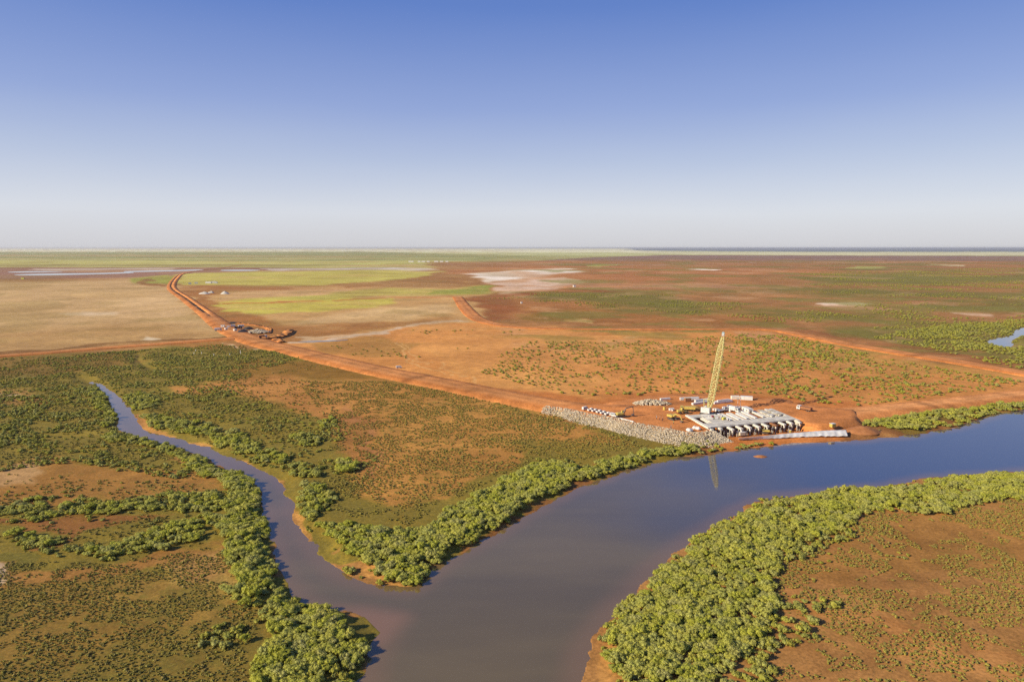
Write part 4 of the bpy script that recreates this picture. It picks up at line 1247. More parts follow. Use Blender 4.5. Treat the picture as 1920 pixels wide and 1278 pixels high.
# ---- excavator, arm along +x
def make_excavator(label, col=YELLOW, house_col=YELLOW, pose=((2.6, 4.6), (6.6, 4.9), (7.3, .9))):
    r = empty('excavator', (0, 0, 0), 0, label, 'excavator', 'excavators working on the platform')
    for y in (-1.35, 1.35):
        t = MB().prism([(-2.3, .15), (-2.6, .5), (-2.3, .95), (2.3, .95), (2.6, .5), (2.3, .15), (1.9, 0), (-1.9, 0)], y - .35, y + .35).build('crawler_track', RUBBER, r)
        MB().box((0, y, .5), (3.8, .74, .4)).build('track_frame', STEEL, t)
    h = MB().box((-1.2, 0, 1.95), (3.6, 2.7, 1.3), bev=.15).box((-2.9, 0, 1.9), (1.2, 2.8, 1.2), bev=.15).build('house', house_col, r)
    MB().tube((-1.8, .7, 2.5), (-1.8, .7, 3.1), .1).build('exhaust', STEEL, h)
    c = MB().box((.9, .85, 2.5), (1.6, 1.0, 2.0), taper=.9, bev=.06).build('cab', house_col, r)
    MB().box((1.0, 1.36, 2.8), (1.1, .03, 1.0)).box((1.73, .85, 2.8), (.03, .8, 1.1)).box((1.0, .35, 2.8), (1.1, .03, 1.0)).build('cab_window', GLASS, c)
    a, b, e = pose
    b_ = MB().tube((.6, -.3, 1.9), (a[0], -.3, a[1]), .38, .34, 6).tube((a[0], -.3, a[1]), (b[0], -.3, b[1]), .34, .22, 6).build('boom', col, r)
    MB().tube((1.3, -.3, 1.7), (a[0] * .95, -.3, a[1] * .75), .13).build('ram', STEEL, b_)
    MB().tube((b[0] - .4, -.3, b[1] + .35), (e[0], -.3, e[1]), .26, .18, 6).build('stick', col, r)
    MB().prism([(e[0] - .1, e[1] + .3), (e[0] - 1.3, e[1] + .1), (e[0] - 1.5, e[1] - .7), (e[0] - .5, e[1] - .95), (e[0] + .2, e[1] - .5)], -.9, .4).build('bucket', STEEL, r)
    return r

# ---- wheel loader
def make_loader(label):
    r = empty('wheel_loader', (0, 0, 0), 0, label, 'wheel loader')
    MB().box((-2.0, 0, 1.7), (3.0, 1.9, 1.3), bev=.15).build('engine_cover', YELLOW, r)
    MB().box((1.1, 0, 1.3), (2.2, 1.2, .9)).build('front_frame', YELLOW, r)
    c = MB().box((-.1, 0, 2.7), (1.5, 1.5, 1.7), taper=.9, bev=.06).build('cab', YELLOW, r)
    MB().box((-.1, .77, 2.8), (1.1, .03, .9)).box((-.1, -.77, 2.8), (1.1, .03, .9)).box((.68, 0, 2.8), (.03, 1.2, .9)).build('cab_window', GLASS, c)
    MB().tube((1.2, -.5, 1.8), (3.4, -.5, .8), .15).tube((1.2, .5, 1.8), (3.4, .5, .8), .15).build('lift_arm', YELLOW, r)
    MB().prism([(3.3, 1.3), (3.2, .2), (4.5, .05), (4.5, .15), (3.5, .5), (3.6, 1.2)], -1.4, 1.4).build('bucket', STEEL, r)
    for x in (-1.9, 1.6):
        for y in (-1.1, 1.1): wheel(r, x, y, .78, .55)
    return r

# ---- people
def make_person(label, vest=LIME, pose=0):
    r = empty('person', (0, 0, 0), 0, label, 'person', 'workers on the platform')
    me = bpy.data.meshes.new('body')
    sp = .12 + .05 * (pose % 2)
    J = [(0, 0, .95), (0, 0, 1.2), (0, 0, 1.42), (0, .01, 1.52), (0, .02, 1.66),
         (-.10, 0, .9), (-sp, .05 * pose, .5), (-sp, -.03 * pose, .06), (-sp, .14, .03),
         (.10, 0, .9), (sp, -.05, .5), (sp, .04, .06), (sp, .18, .03),
         (-.20, 0, 1.40), (-.27, 0, 1.12), (-.25, .12 + .1 * pose, .9), (.20, 0, 1.40), (.27, .02, 1.12), (.24, .16, .92)]
    E = [(0, 1), (1, 2), (2, 3), (3, 4), (0, 5), (5, 6), (6, 7), (7, 8), (0, 9), (9, 10), (10, 11), (11, 12), (2, 13), (13, 14), (14, 15), (2, 16), (16, 17), (17, 18)]
    Rr = [.15, .15, .16, .065, .10, .10, .075, .05, .05, .10, .075, .05, .05, .07, .05, .035, .07, .05, .035]
    me.from_pydata(J, E, []); me.materials.append(NAVY)
    o = link(bpy.data.objects.new('body', me), r)
    o.modifiers.new('skin', 'SKIN')
    for i, v in enumerate(me.skin_vertices[0].data): v.radius = (Rr[i], Rr[i]); v.use_root = (i == 0)
    MB().tube((0, 0, .95), (0, 0, 1.46), .19, .2, 8).build('vest', vest, r)
    MB().ball((0, .02, 1.66), .105, (1, 1, 1.15), 2).build('face', SKIN, r)
    MB().ball((0, .01, 1.75), .15, (1, 1.1, .6), 2).build('hard_hat', WHITE, r)
    return r

# ---- precast beam and others
def beam(p, q, w, h, label, mat=PALEC, group='precast concrete beams lying on the platform', cat='concrete beam', name='precast_beam', z=None):
    p, q = Vector(p), Vector(q); m = (p + q) / 2; L = (q - p).length; a = math.atan2(q.y - p.y, q.x - p.x)
    me = MB().prism([(-L / 2, 0), (-L / 2, h), (L / 2, h), (L / 2, 0)], -w / 2, w / 2).mesh(name, mat)
    o = link(bpy.data.objects.new(name, me)); o.location = m; o.rotation_euler = (0, math.asin((p.z - q.z) / L) if L else 0, a)
    return tag(o, label, cat, group)

def mound(name, c, rx, ry, h, mat, label, cat, seed=0, rz=0.0, kind=None):
    n = 22
    V = []; Fc = []
    for j in range(9):
        t = j / 8
        for i in range(n):
            a = i / n * 2 * math.pi
            nn = 1 + .28 * (float(vnoise(np.array(math.cos(a) * 2 + 9), np.array(math.sin(a) * 2 + seed), seed)) - .5)
            r = (1 - t)
            hh = h * (1 - (1 - t) ** 1.5) * (1 + .3 * (float(vnoise(np.array(math.cos(a) * 3 * r + 5.), np.array(math.sin(a) * 3 * r), seed + 3)) - .5))
            V.append((rx * r * nn * math.cos(a), ry * r * nn * math.sin(a), hh - .3 * (j == 0)))
    for j in range(8):
        for i in range(n): Fc.append((j * n + i, j * n + (i + 1) % n, (j + 1) * n + (i + 1) % n, (j + 1) * n + i))
    me = np_mesh(name, V, Fc, mat)
    o = link(bpy.data.objects.new(name, me)); o.location = c; o.rotation_euler = (0, 0, rz)
    return tag(o, label, cat, None, kind)

def rock_mesh(seed, r=.5):
    rng = np.random.RandomState(seed)
    v = ICO_V * (r * rng.uniform(.7, 1.25, (len(ICO_V), 1))) * np.array([1.15, .95, .75])
    me = bpy.data.meshes.new('rock'); me.from_pydata(v.tolist(), [], ICO_F.tolist()); me.materials.append(ROCKM)
    return me
def rock_mat():
    nt = ROCKM.node_tree
    p = nt.nodes['Principled BSDF']; oi = nt.nodes.new('ShaderNodeObjectInfo'); r = nt.nodes.new('ShaderNodeValToRGB')
    r.color_ramp.elements.new(.5)
    for e, c in zip(r.color_ramp.elements, ((.33, .265, .18), (.48, .395, .275), (.63, .535, .39))): e.color = (*c, 1)
    nt.links.new(oi.outputs['Random'], r.inputs[0]); nt.links.new(r.outputs[0], p.inputs['Base Color'])
rock_mat()
ROCKS = [rock_mesh(200 + i) for i in range(6)]

def box_thing(name, c, d, rz, mat, label, cat, lidmat=None, group=None):
    r = empty(name, c, rz, label, cat, group)
    MB().box((0, 0, d[2] / 2), d, bev=min(d) * .04).build('body', mat, r)
    if lidmat: MB().box((0, 0, d[2] + .06), (d[0] * 1.03, d[1] * 1.03, .12)).build('roof', lidmat, r)
    return r

def shed(c, L, W, H, rz, label, cat='site office', group='white site sheds and trailers'):
    r = empty('site_shed', c, rz, label, cat, group)
    b = MB().box((0, 0, H / 2 + .25), (L, W, H)).build('wall', WHITE, r)
    MB().box((0, 0, H + .31), (L + .2, W + .2, .12)).build('roof', WHITE, r)
    n = max(1, int(L / 3))
    for s in (-1, 1):
        for k in range(n):
            x = (k + .5) / n * L - L / 2
            MB().box((x, s * (W / 2 + .01), H * .62 + .25), (1.0, .05, .7)).build('window', GLASS, r)
    MB().box((L / 2 + .01, 0, H * .42 + .25), (.05, .8, H * .8)).build('door', STEEL, r)
    for x in (-L * .4, L * .4):
        MB().box((x, 0, .13), (.3, W * .9, .26)).build('skid', STEEL, r)
    return r
# ------------------------------------------------------------------ rock-armoured bank
def slope_run(i): return (6, 9, 13, 15, 16, 17, 17, 16, 12, 4)[min(i, 9)]
def rock_bank():
    top = spline(PAD_W, 1, True); n = len(top)
    area = 0.5 * sum(top[i][0] * top[(i + 1) % n][1] - top[(i + 1) % n][0] * top[i][1] for i in range(n)); sgn = 1 if area > 0 else -1
    def outn(i):
        t = top[(i + 1) % n] - top[(i - 1) % n] if i > 0 else top[1] - top[0]
        t = t / np.linalg.norm(t); return np.array([t[1], -t[0]]) * sgn
    r = empty('rock_bank', (*top[4], PZ), 0, 'bank of pale grey rock armour facing the river, left of the bridge', 'rock armour')
    rng = np.random.RandomState(12)
    pts = []
    for i in range(8):
        a, b = top[i], top[i + 1]; na, nb = outn(i), outn(i + 1)
        if i + 1 == 8: nb = (nb + np.array([.3, -1.])); nb /= np.linalg.norm(nb)
        ra, rb = slope_run(i), slope_run(i + 1)
        L = np.linalg.norm(b - a); m = int(L * (ra + rb) / 2 / .26)
        for k in range(m):
            u, v = rng.rand(), rng.rand() ** .92 * 1.08 - .10 + (.12 * rng.rand() if rng.rand() < .1 else 0)
            base = a + (b - a) * u; nn = na + (nb - na) * u; run = ra + (rb - ra) * u
            q = base + nn * run * v
            z = PZ - 4.3 * max(v, 0) + .12 + rng.uniform(-.1, .2)
            pts.append((q[0], q[1], z, rng.uniform(.36, .85) * (1.6 if rng.rand() < .12 else 1)))
    # round the corner beside the pit
    c = top[8]
    for k in range(650):
        a = rng.uniform(-2.3, -.75); v = rng.rand() ** .6 * 13
        pts.append((c[0] + v * math.cos(a), c[1] + v * math.sin(a), PZ - 4.3 * v / 13 + .1, rng.uniform(.55, 1.3)))
    pts.sort(key=lambda p: -p[3] / math.hypot(p[0], p[1]))
    off = Vector((*top[4], PZ))
    for p in pts[:300]:
        o = link(bpy.data.objects.new('rock', ROCKS[rng.randint(6)]), r)
        o.location = Vector(p[:3]) - off; o.scale = (p[3],) * 3; o.rotation_euler = (rng.uniform(0, 6), rng.uniform(0, 6), rng.uniform(0, 6))
    rest = pts[300:]; m = len(rest)
    P = np.array([np.array(p[:3]) - np.array(off) for p in rest]); S = np.array([p[3] for p in rest])
    o = scatter('rock_fill', P, ROCKS, rng.randint(0, 6, m), rng.uniform(0, 6.28, m), np.column_stack([S, S, S * .9]))
    o.parent = r
rock_bank()

def rock_pile(c, rx, ry, h, label, seed, small=1.0, n=420):
    r = empty('rock_stockpile', c, 0, label, 'rock pile', 'rock stockpiles')
    rng = np.random.RandomState(seed)
    pts = []
    for k in range(n):
        a = rng.uniform(0, 6.28); t = math.sqrt(rng.rand())
        x, y = rx * t * math.cos(a), ry * t * math.sin(a)
        hh = h * max(0, 1 - t) ** .7 * (.8 + .4 * rng.rand())
        pts.append((x, y, hh, rng.uniform(.8, 2.0) * small))
    for k, p in enumerate(pts[:40]):
        o = link(bpy.data.objects.new('rock', ROCKS[rng.randint(6)]), r); o.location = p[:3]; o.scale = (p[3] * 1.1,) * 3
        o.rotation_euler = (rng.uniform(0, 6), 0, rng.uniform(0, 6))
    rest = pts[40:]; m = len(rest); S = np.array([p[3] for p in rest])
    o = scatter('rock_fill', np.array([p[:3] for p in rest]), ROCKS, rng.randint(0, 6, m), rng.uniform(0, 6.28, m), np.column_stack([S, S, S]))
    o.parent = r
    return r

# ------------------------------------------------------------------ bridge under construction
BZ = 5.0
bA, bB, bC, bD = (np.array(at(*q, BZ).xy) for q in ((1331, 800), (1491, 785), (1461, 769), (1291, 778)))
def bp(s, t, z):
    p = bA + s * (bB - bA) + t * (bD - bA); return Vector((p[0], p[1], z))
def build_bridge():
    r = empty('bridge', (0, 0, 0), 0, 'unfinished concrete bridge on rows of piles with its deck half laid', 'bridge')
    rng = random.Random(5)
    def slab(name, s0, s1, t0, t1, z, th, mat, inset=.004):
        bm = bmesh.new()
        c = [bp(s0 + inset, t0 + inset, z), bp(s1 - inset, t0 + inset, z), bp(s1 - inset, t1 - inset, z), bp(s0 + inset, t1 - inset, z)]
        T = [bm.verts.new(q) for q in c]; B = [bm.verts.new(q - Vector((0, 0, th))) for q in c]
        bm.faces.new(T); bm.faces.new(B[::-1])
        for i in range(4): bm.faces.new([T[i], B[i], B[(i + 1) % 4], T[(i + 1) % 4]])
        bmesh.ops.recalc_face_normals(bm, faces=bm.faces[:])
        me = bpy.data.meshes.new(name); bm.to_mesh(me); bm.free(); me.materials.append(mat)
        return link(bpy.data.objects.new(name, me), r)
    n = 10
    w = .017
    for k in range(n + 1):
        s = k / n
        front = -.24 if k not in (0, 1) else -.12
        if k >= 9: front = -.2
        h = slab('headstock', s - w / 2 - .004, s + w / 2 + .004, front, 1.0 if k != 0 else .62, BZ - .55, .9, PALEC if k not in (7,) else RUST, 0)
        for t in (front + .03, -.11, .04, .18, .32):
            if t < front: continue
            p = bp(s, t, 0)
            MB().tube((p.x, p.y, -2.2), (p.x, p.y, BZ - 1.46), .36, n=10).build('pile', DARKC, r)
            if t == front + .03 and k > 1:
                MB().tube((p.x, p.y, BZ - 2.5), (p.x, p.y, BZ - 1.455), .46, n=10).build('pile_collar', PALEC, r)
        if k < n:
            for t in (-.22, -.06):
                p = bp(s + .05, t, 0)
                MB().tube((p.x, p.y, -2.2), (p.x, p.y, BZ - 2.3 - .5 * (k % 2)), .34, n=10).build('pile', DARKC, r)
                MB().tube((p.x, p.y, BZ - 2.3 - .5 * (k % 2)), (p.x, p.y, BZ - 1.9 - .5 * (k % 2)), .40, n=10).build('pile_cap', WHITE if (k % 2 == 0 and t < -.1) else CONC, r)
    # deck slabs along the front, one bay each, in three strips
    for k in range(n):
        for j, (t0, t1) in enumerate(((0, .10), (.10, .20), (.20, .29))):
            slab('deck_slab', k / n, (k + 1) / n, t0, t1, BZ + rng.uniform(-.03, .03), .5, CONC if (k + j) % 3 else PALEC, .0015)
    # wider deck at the west end, an opening left beside the edge beam
    for s0, s1 in ((.1, .2), (.2, .3)):
        for t0, t1 in ((.29, .53), (.53, .77), (.77, 1.0)):
            slab('deck_slab', s0, s1, t0, t1, BZ + rng.uniform(-.03, .03), .5, CONC, .0015)
    slab('deck_slab', .0, .1, .78, 1.0, BZ, .5, CONC, .0015)
    slab('edge_beam', -.035, -.004, -.06, 1.02, BZ + .25, .8, PALEC, 0)
    slab('kerb_beam', .0, 1.0, -.012, -.001, BZ + .12, .75, PALEC, 0)
    # loose girders laid across the open bays behind
    for k in range(3, 10):
        slab('girder', k / n + .028, k / n + .055, .36 + .02 * (k % 2), .97 - .06 * (k % 3), BZ + .0 + .1 * (k % 2), .75, WHITE if k < 7 else PALEC, 0)
    for k in (8, 9):
        for j in range(4):
            slab('formwork_panel', k / n + .012, k / n + .09, .42 + j * .13, .53 + j * .13, BZ + .15, .2, BEIGE if (k + j) % 2 else PALEC, .002)
    slab('abutment', 1.0, 1.03, -.1, 1.0, BZ - .2, 3.5, CONC, 0)
    # props leaning on the east abutment
    for q in range(2):
        p0, p1 = bp(1.05 + .03 * q, -.35, -.6), bp(1.12 + .03 * q, -.02, 2.6)
        MB().tube(p0, p1, .28, n=6).build('prop', RUST, r)
build_bridge()

# ------------------------------------------------------------------ crawler crane
def build_crane():
    O = at(1327, 777, PZ)
    tip = at(1355.5, 632, 46.0)
    tip2 = at(1356.5, 620, 48.9)
    head = math.atan2(tip.y - O.y, tip.x - O.x)
    r = empty('crawler_crane', O, head, 'tall pale yellow lattice-boom crawler crane standing behind the bridge deck', 'crane')
    M = (Matrix.Translation(O) @ Matrix.Rotation(head, 4, 'Z')).inverted()
    for y in (-3.0, 3.0):
        t = MB().prism([(-4.0, .3), (-4.5, .8), (-4.0, 1.4), (4.0, 1.4), (4.5, .8), (4.0, .3), (3.5, 0), (-3.5, 0)], y - .6, y + .6).build('crawler_track', RUBBER, r)
        MB().box((0, y, .8), (7.2, 1.26, .6)).build('track_frame', CRANEY, t)
    MB().box((0, 0, 1.1), (3.4, 5.2, .9)).build('carbody', STEEL, r)
    MB().tube((0, 0, 1.5), (0, 0, 1.95), 1.3, n=14).build('slew_ring', STEEL, r)
    u = MB().box((-.6, 0, 2.4), (7.6, 3.0, .8), bev=.08).build('upper_frame', CRANEY, r)
    MB().box((-1.6, 1.0, 3.6), (4.6, 1.1, 1.7), bev=.08).box((-1.6, -1.0, 3.6), (4.6, 1.1, 1.7), bev=.08).build('machinery_house', CRANEY, r)
    for x in (-.3, -2.2):
        MB().tube((x, -.42, 3.3), (x, .42, 3.3), .42, n=10).build('winch_drum', STEEL, r)
    for k in range(5):
        MB().box((-5.2, 0, 2.5 + k * .62), (1.7, 5.0, .58), bev=.05).build('counterweight_block', WHITE, r)
    c = MB().box((2.4, 2.0, 3.5), (2.2, 1.2, 2.1), taper=.92, bev=.06).build('cab', WHITE, r)
    MB().box((3.46, 2.0, 3.7), (.04, 1.0, 1.3)).box((2.4, 2.62, 3.7), (1.6, .04, 1.1)).build('cab_window', GLASS, c)
    a = MB()
    for y in (-1.1, 1.1):
        a.tube((-4.0, y, 2.8), (-5.6, y, 10.2), .16, n=6); a.tube((-.6, y, 2.8), (-5.6, y, 10.2), .13, n=6)
    a.tube((-5.6, -1.2, 10.2), (-5.6, 1.2, 10.2), .2, n=6)
    a.build('gantry', CRANEY, r)
    foot = Vector((3.0, 0, 3.0)); T = M @ tip; T2 = M @ tip2
    ax = (T - foot); L = ax.length; ax.normalize()
    side = Vector((0, 1, 0)); side = (side - ax * side.dot(ax)).normalized(); nrm = ax.cross(side).normalized()
    def halfw(d):
        if d < 5: return .5 + (1.45 - .5) * d / 5
        if d > L - 9: return 1.45 - .85 * (d - (L - 9)) / 9
        return 1.45
    def pt(d, a_, b_):
        w = halfw(d); return foot + ax * d + side * (a_ * w) + nrm * (b_ * w * .92)
    ns = 9; seg = L / ns
    for k in range(ns):
        mb = MB(); d0, d1 = k * seg + .03, (k + 1) * seg - .03
        sub = 3; st = (d1 - d0) / sub
        for a_ in (-1, 1):
            for b_ in (-1, 1):
                for q in range(sub):
                    mb.tube(pt(d0 + q * st, a_, b_), pt(d0 + (q + 1) * st, a_, b_), .21, n=5)
        cs = [(-1, -1), (1, -1), (1, 1), (-1, 1)]
        for q in range(sub):
            for i in range(4):
                p, q2 = cs[i], cs[(i + 1) % 4]
                if (q + i) % 2: p, q2 = q2, p
                mb.tube(pt(d0 + q * st, *p), pt(d0 + (q + 1) * st, *q2), .12, n=4)
                mb.tube(pt(d0 + q * st, *cs[i]), pt(d0 + q * st, *cs[(i + 1) % 4]), .10, n=4)
        mb.build('boom_section', CRANEY, r)
    h = MB().box((0, 0, 0), (1.5, 1.5, 3.4), taper=.8, bev=.1)
    ho = h.build('boom_head', WHITE, r); ho.location = (T + T2) / 2
    ho.rotation_euler = (T2 - T).to_track_quat('Z', 'Y').to_euler()
    tr = MB().box((0, 0, .1), (1.6, 1.6, .7)).build('head_band', TEAL, ho)
    MB().tube((0, -.5, 1.8), (0, .5, 1.8), .5, n=10).build('sheave', STEEL, ho)
    p = MB()
    for y in (-1, 1): p.tube((-5.6, y, 10.2), T2 + Vector((0, y * .5, 0)), .05, n=4)
    p.build('pendant_rope', STEEL, r)
    hk = T2 + Vector((1.5, 0, -30))
    MB().tube(T2 + Vector((1.5, .12, 0)), hk, .04, n=4).build('hoist_rope', STEEL, r)
    b = MB().box(hk + Vector((0, 0, -.7)), (.8, .5, 1.4), bev=.1).build('hook_block', CRANEY, r)
build_crane()

# ------------------------------------------------------------------ vehicles and machines on the platform
def heading(a, b, z=PZ):
    p, q = at(*a, z), at(*b, z); return math.atan2(q.y - p.y, q.x - p.x)
row = heading((1100, 767), (1155, 779))
ute = make_ute('white pickup at the head of the parked row, farthest from the excavator')
ute.location = at(1109, 770, PZ); ute.rotation_euler = (0, 0, row + 1.25)
U = [((1117, 771.5), 1.2, 'white pickup parked second from the far end of the row above the rock bank'),
     ((1125, 773.5), 1.3, 'white pickup parked in the middle of the row, left of the longer gap'),
     ((1133, 775.5), 1.15, 'white pickup in the row, two to the left of the van beside the excavator'),
     ((1141, 777.5), 1.3, 'white pickup parked just left of the van beside the excavator')]
for p, a, l in U: copy_thing(ute, at(*p, PZ), row + a, l)
van = make_van('white van nearest the excavator at the end of the parked row'); van.location = at(1150.5, 780.5, PZ); van.rotation_euler = (0, 0, row - .1)
copy_thing(van, at(1097, 768, PZ), row + 1.4, 'white van standing alone at the far left of the parked row', (.8, .8, 1))
copy_thing(van, at(748, 690, 0.1), 0.3, 'white van parked alone on the orange flat beside the causeway', None, 'vehicles away from the bridge')

e1 = make_excavator('excavator with yellow body and dark raised arm beside the parked cars', col=STEEL, pose=((2.4, 5.0), (6.9, 5.6), (7.4, 1.0)))
e1.location = at(1166, 781, PZ); e1.rotation_euler = (0, 0, heading((1166, 781), (1187, 779.5)))
e2 = make_excavator('yellow excavator digging to the right between the loader and the rock bank', pose=((3.0, 3.6), (6.6, 3.4), (8.4, .8)))
e2.location = at(1261, 786, PZ); e2.rotation_euler = (0, 0, heading((1261, 786), (1283, 793)))
e3 = make_excavator('small yellow excavator down in front of the piles', pose=((1.8, 2.6), (4.2, 2.2), (4.8, .6)))
e3.location = at(1434, 811.5, .8); e3.rotation_euler = (0, 0, 2.9); e3.scale = (.7, .7, .7)
lo = make_loader('yellow wheel loader left of the crane counterweight'); lo.location = at(1280, 775, PZ); lo.rotation_euler = (0, 0, heading((1280, 775), (1300, 774)))
t1 = make_truck('yellow tipper truck behind the wheel loader', YELLOW, YELLOW); t1.location = at(1289, 770, PZ); t1.rotation_euler = (0, 0, 2.9)
t2 = make_truck('white box truck parked right of the crane among white stores', WHITE, WHITE, 'box', 8.5); t2.location = at(1375, 772, PZ); t2.rotation_euler = (0, 0, heading((1375, 772), (1388, 775)) )
t3 = make_truck('white flatbed truck just right of the crane tracks', WHITE, WHITE, 'flat', 8.0); t3.location = at(1353, 772, PZ); t3.rotation_euler = (0, 0, heading((1353, 772), (1364, 770)))
t4 = make_truck('truck with white cab and rust red tray on the road east of the bridge', WHITE, RUST, 'tipper', 9.0); t4.location = at(1508, 770, 3.1); t4.rotation_euler = (0, 0, heading((1515, 771), (1500, 768)))
shed(at(1401, 774, PZ), 7.5, 3, 2.9, heading((1395, 770), (1409, 776)), 'white site shed with windows standing right of the white truck')

# white sacks near the corner, tanks and drums
def sack(p, s, label):
    r = empty('bulk_bag', at(*p, PZ), random.uniform(0, 3), label, 'bulk bag', 'white bulk bags near the bank corner')
    MB().ball((0, 0, .55 * s), .75 * s, (1, 1, .8), 2).build('sack', WHITE, r)
    MB().box((0, 0, 1.18 * s), (.5 * s, .5 * s, .2)).build('neck', WHITE, r)
for i, p in enumerate([(1289.5, 808), (1292.5, 809), (1296, 808.5), (1302, 804.5), (1306, 805), (1309.5, 806)]):
    sack(p, 1.35 + .2 * (i % 2), ['white bulk bag at the left end of the front pair of heaps', 'white bulk bag in the middle of the nearer heap', 'white bulk bag at the right of the nearer heap', 'white bulk bag at the left of the farther heap', 'white bulk bag in the middle of the farther heap', 'white bulk bag at the right end nearest the bridge corner'][i])
box_thing('fuel_tank', at(1561, 800, 2.6), (2.8, 2.0, 1.9), .4, YELLOW, 'yellow skid tank standing alone near the end of the white sheeting', 'tank', WHITE)
box_thing('generator', at(1391, 815.5, .8), (3.4, 1.8, 1.7), .3, BEIGE, 'cream generator box below the left end of the piles', 'generator', WHITE)
box_thing('generator', at(1289, 752, PZ), (4.0, 2.2, 2.2), .2, RUST, 'brown compressor in front of the long white beams', 'compressor', BEIGE)
box_thing('marker_barrel', at(1482, 811, .8), (.8, .8, 1.5), .2, YELLOW, 'yellow marker on the dirt strip above the white sheeting', 'marker', WHITE)
def drum(p, label, mat=YELLOW, z=PZ, h=2.0, rr=.75):
    r = empty('storage_tank', at(*p, z), 0, label, 'tank')
    MB().tube((0, 0, 0), (0, 0, h), rr, n=14).build('shell', mat, r)
    MB().tube((0, 0, h), (0, 0, h + .12), rr * .9, n=14).build('lid', STEEL, r)
drum((1245.5, 768), 'upright yellow tank in the middle of the open platform')
box_thing('water_tank', at(1259, 769, PZ), (3.0, 1.6, 1.3), .2, WHITE, 'low white tank right of the upright yellow one', 'tank')
drum((1240 + 21, 770), 'short white drum close to the low white tank', WHITE, PZ, 1.0, .5)
for i, (p, v, l) in enumerate([((1231, 785), WHITE, 'worker in a white shirt, leftmost of the three on the platform'),
                              ((1237, 786.5), ORANGE, 'worker in an orange vest, middle of the three on the platform'),
                              ((1242, 788.5), ORANGE, 'worker in an orange vest, rightmost of the three on the platform'),
                              ((1263, 794.5), LIME, 'worker in a yellow vest standing alone in front of the digging excavator'),
                              ((1258, 803.5), WHITE, 'worker in white standing at the crest of the rock bank')]):
    o = make_person(l, v, i % 3); o.location = at(*p, PZ); o.rotation_euler = (0, 0, i * 1.7); o.scale = (1.05,) * 3

# precast beams: stacks behind and a kerb along the bank
def pb(a, b, w, h, label, z=PZ, dz=0, mat=PALEC):
    p, q = at(*a, z), at(*b, z); p.z = q.z = z + dz
    return beam(p, q, w, h, label, mat)
pb((1238, 750), (1256, 748.5), 1.4, 1.2, 'white beam lying behind the grey rock pile', mat=WHITE)
pb((1275, 748.5), (1310, 747), 1.5, 1.2, 'long white beam at the back left of the stacks', mat=WHITE)
pb((1275, 750), (1309, 748.8), 1.2, 1.0, 'white beam lying in front of the back left one', mat=WHITE)
pb((1298, 758.5), (1327, 754), 1.6, 1.1, 'front white beam of the stack left of the crane boom', mat=WHITE)
pb((1303, 755.5), (1328, 752.5), 1.6, 1.1, 'rear white beam of the stack left of the crane boom', mat=WHITE)
pb((1303, 755.5), (1328, 752.5), 1.2, 1.0, 'white beam stacked on top of the pair left of the crane boom', dz=1.1, mat=WHITE)
pb((1338, 757), (1372, 752.5), 1.7, 1.1, 'long white beam right of the crane boom', mat=WHITE)
pb((1341, 755), (1369, 751), 1.4, 1.1, 'white beam behind the long one right of the crane boom', mat=WHITE)
pb((1345, 756), (1366, 753), 1.0, .9, 'white beam resting on the two right of the crane boom', dz=1.1, mat=WHITE)
pb((1371, 747.5), (1386, 747.5), 2.6, 2.0, 'short grey concrete box unit at the back of the platform', mat=PALEC)
pb((1388, 748), (1411, 749.5), 2.8, 2.2, 'long white concrete box unit at the back right of the platform', mat=WHITE)
pb((1163, 785), (1188, 791.5), .6, .7, 'long white kerb beam along the crest below the excavator', mat=WHITE)
def dk(s, t): return bp(s, t, BZ + .05)
rs_ = random.Random(3)
for i, (s, t, L, lab) in enumerate([(.12, .84, .10, 'white plank bundle at the back of the bridge deck'), (.16, .70, .12, 'white formwork bundle in the middle of the deck'), (.20, .56, .10, 'white formwork bundle nearest the open bays'),
                                   (.24, .74, .08, 'pale timber bundle beside the open bays'), (.11, .62, .08, 'white bundle beside the deck opening')]):
    o = beam(dk(s, t), dk(s + L * .8, t - .06), 1.3, .8, lab, WHITE if i % 2 == 0 else PALEC, 'bundles of material on the bridge deck', 'material bundle', 'material_bundle')
q = dk(.20, .66); q.z += .02
box_thing('tool_box', q, (1.4, .9, 1.0), .3, simple('red_paint', (.45, .04, .05)), 'small dark red box among white bundles on the deck', 'tool box')
box_thing('generator', dk(.27, .42), (2.2, 1.3, 1.2), .5, YELLOW, 'small yellow machine on the deck edge', 'generator', LIME)
for i, (s, t) in enumerate([(.18, .5), (.23, .48)]):
    o = make_person(['worker in a yellow vest standing on the deck left of the yellow machine', 'worker in an orange vest standing on the deck near the yellow machine'][i], [LIME, ORANGE][i], i); o.location = dk(s, t); o.location.z = BZ
for i, (p, hgt, l) in enumerate([((1383, 764), 5.5, 'left of two pale poles behind the white truck'), ((1388, 764), 5.8, 'right of two pale poles behind the white truck')]):
    r = empty('light_tower', at(*p, PZ), 0, l, 'light tower', 'light towers behind the trucks')
    MB().box((0, 0, .5), (1.6, 1.0, .8), bev=.05).build('base', WHITE, r)
    MB().tube((0, 0, .9), (0, 0, hgt), .10, n=6).build('mast', WHITE, r)
    MB().box((0, 0, hgt), (.9, .25, .5)).build('lamp', LAMP, r)
mat_heap = [((1340, 769), 2.2, 1.3, 1.1, 'white crate just right of the crane'), ((1345, 771), 2.4, 1.6, 1.5, 'white crate second from the crane'), ((1364, 768), 2.8, 2.0, 1.6, 'white crate behind the flatbed truck'), ((1369, 771), 2.0, 1.6, 2.0, 'tall white crate left of the box truck')]
for p, a, b, c, l in mat_heap: box_thing('crate', at(*p, PZ), (a, b, c), rs_.uniform(0, 1), WHITE, l, 'crate', PALEC, 'white crates beside the crane')
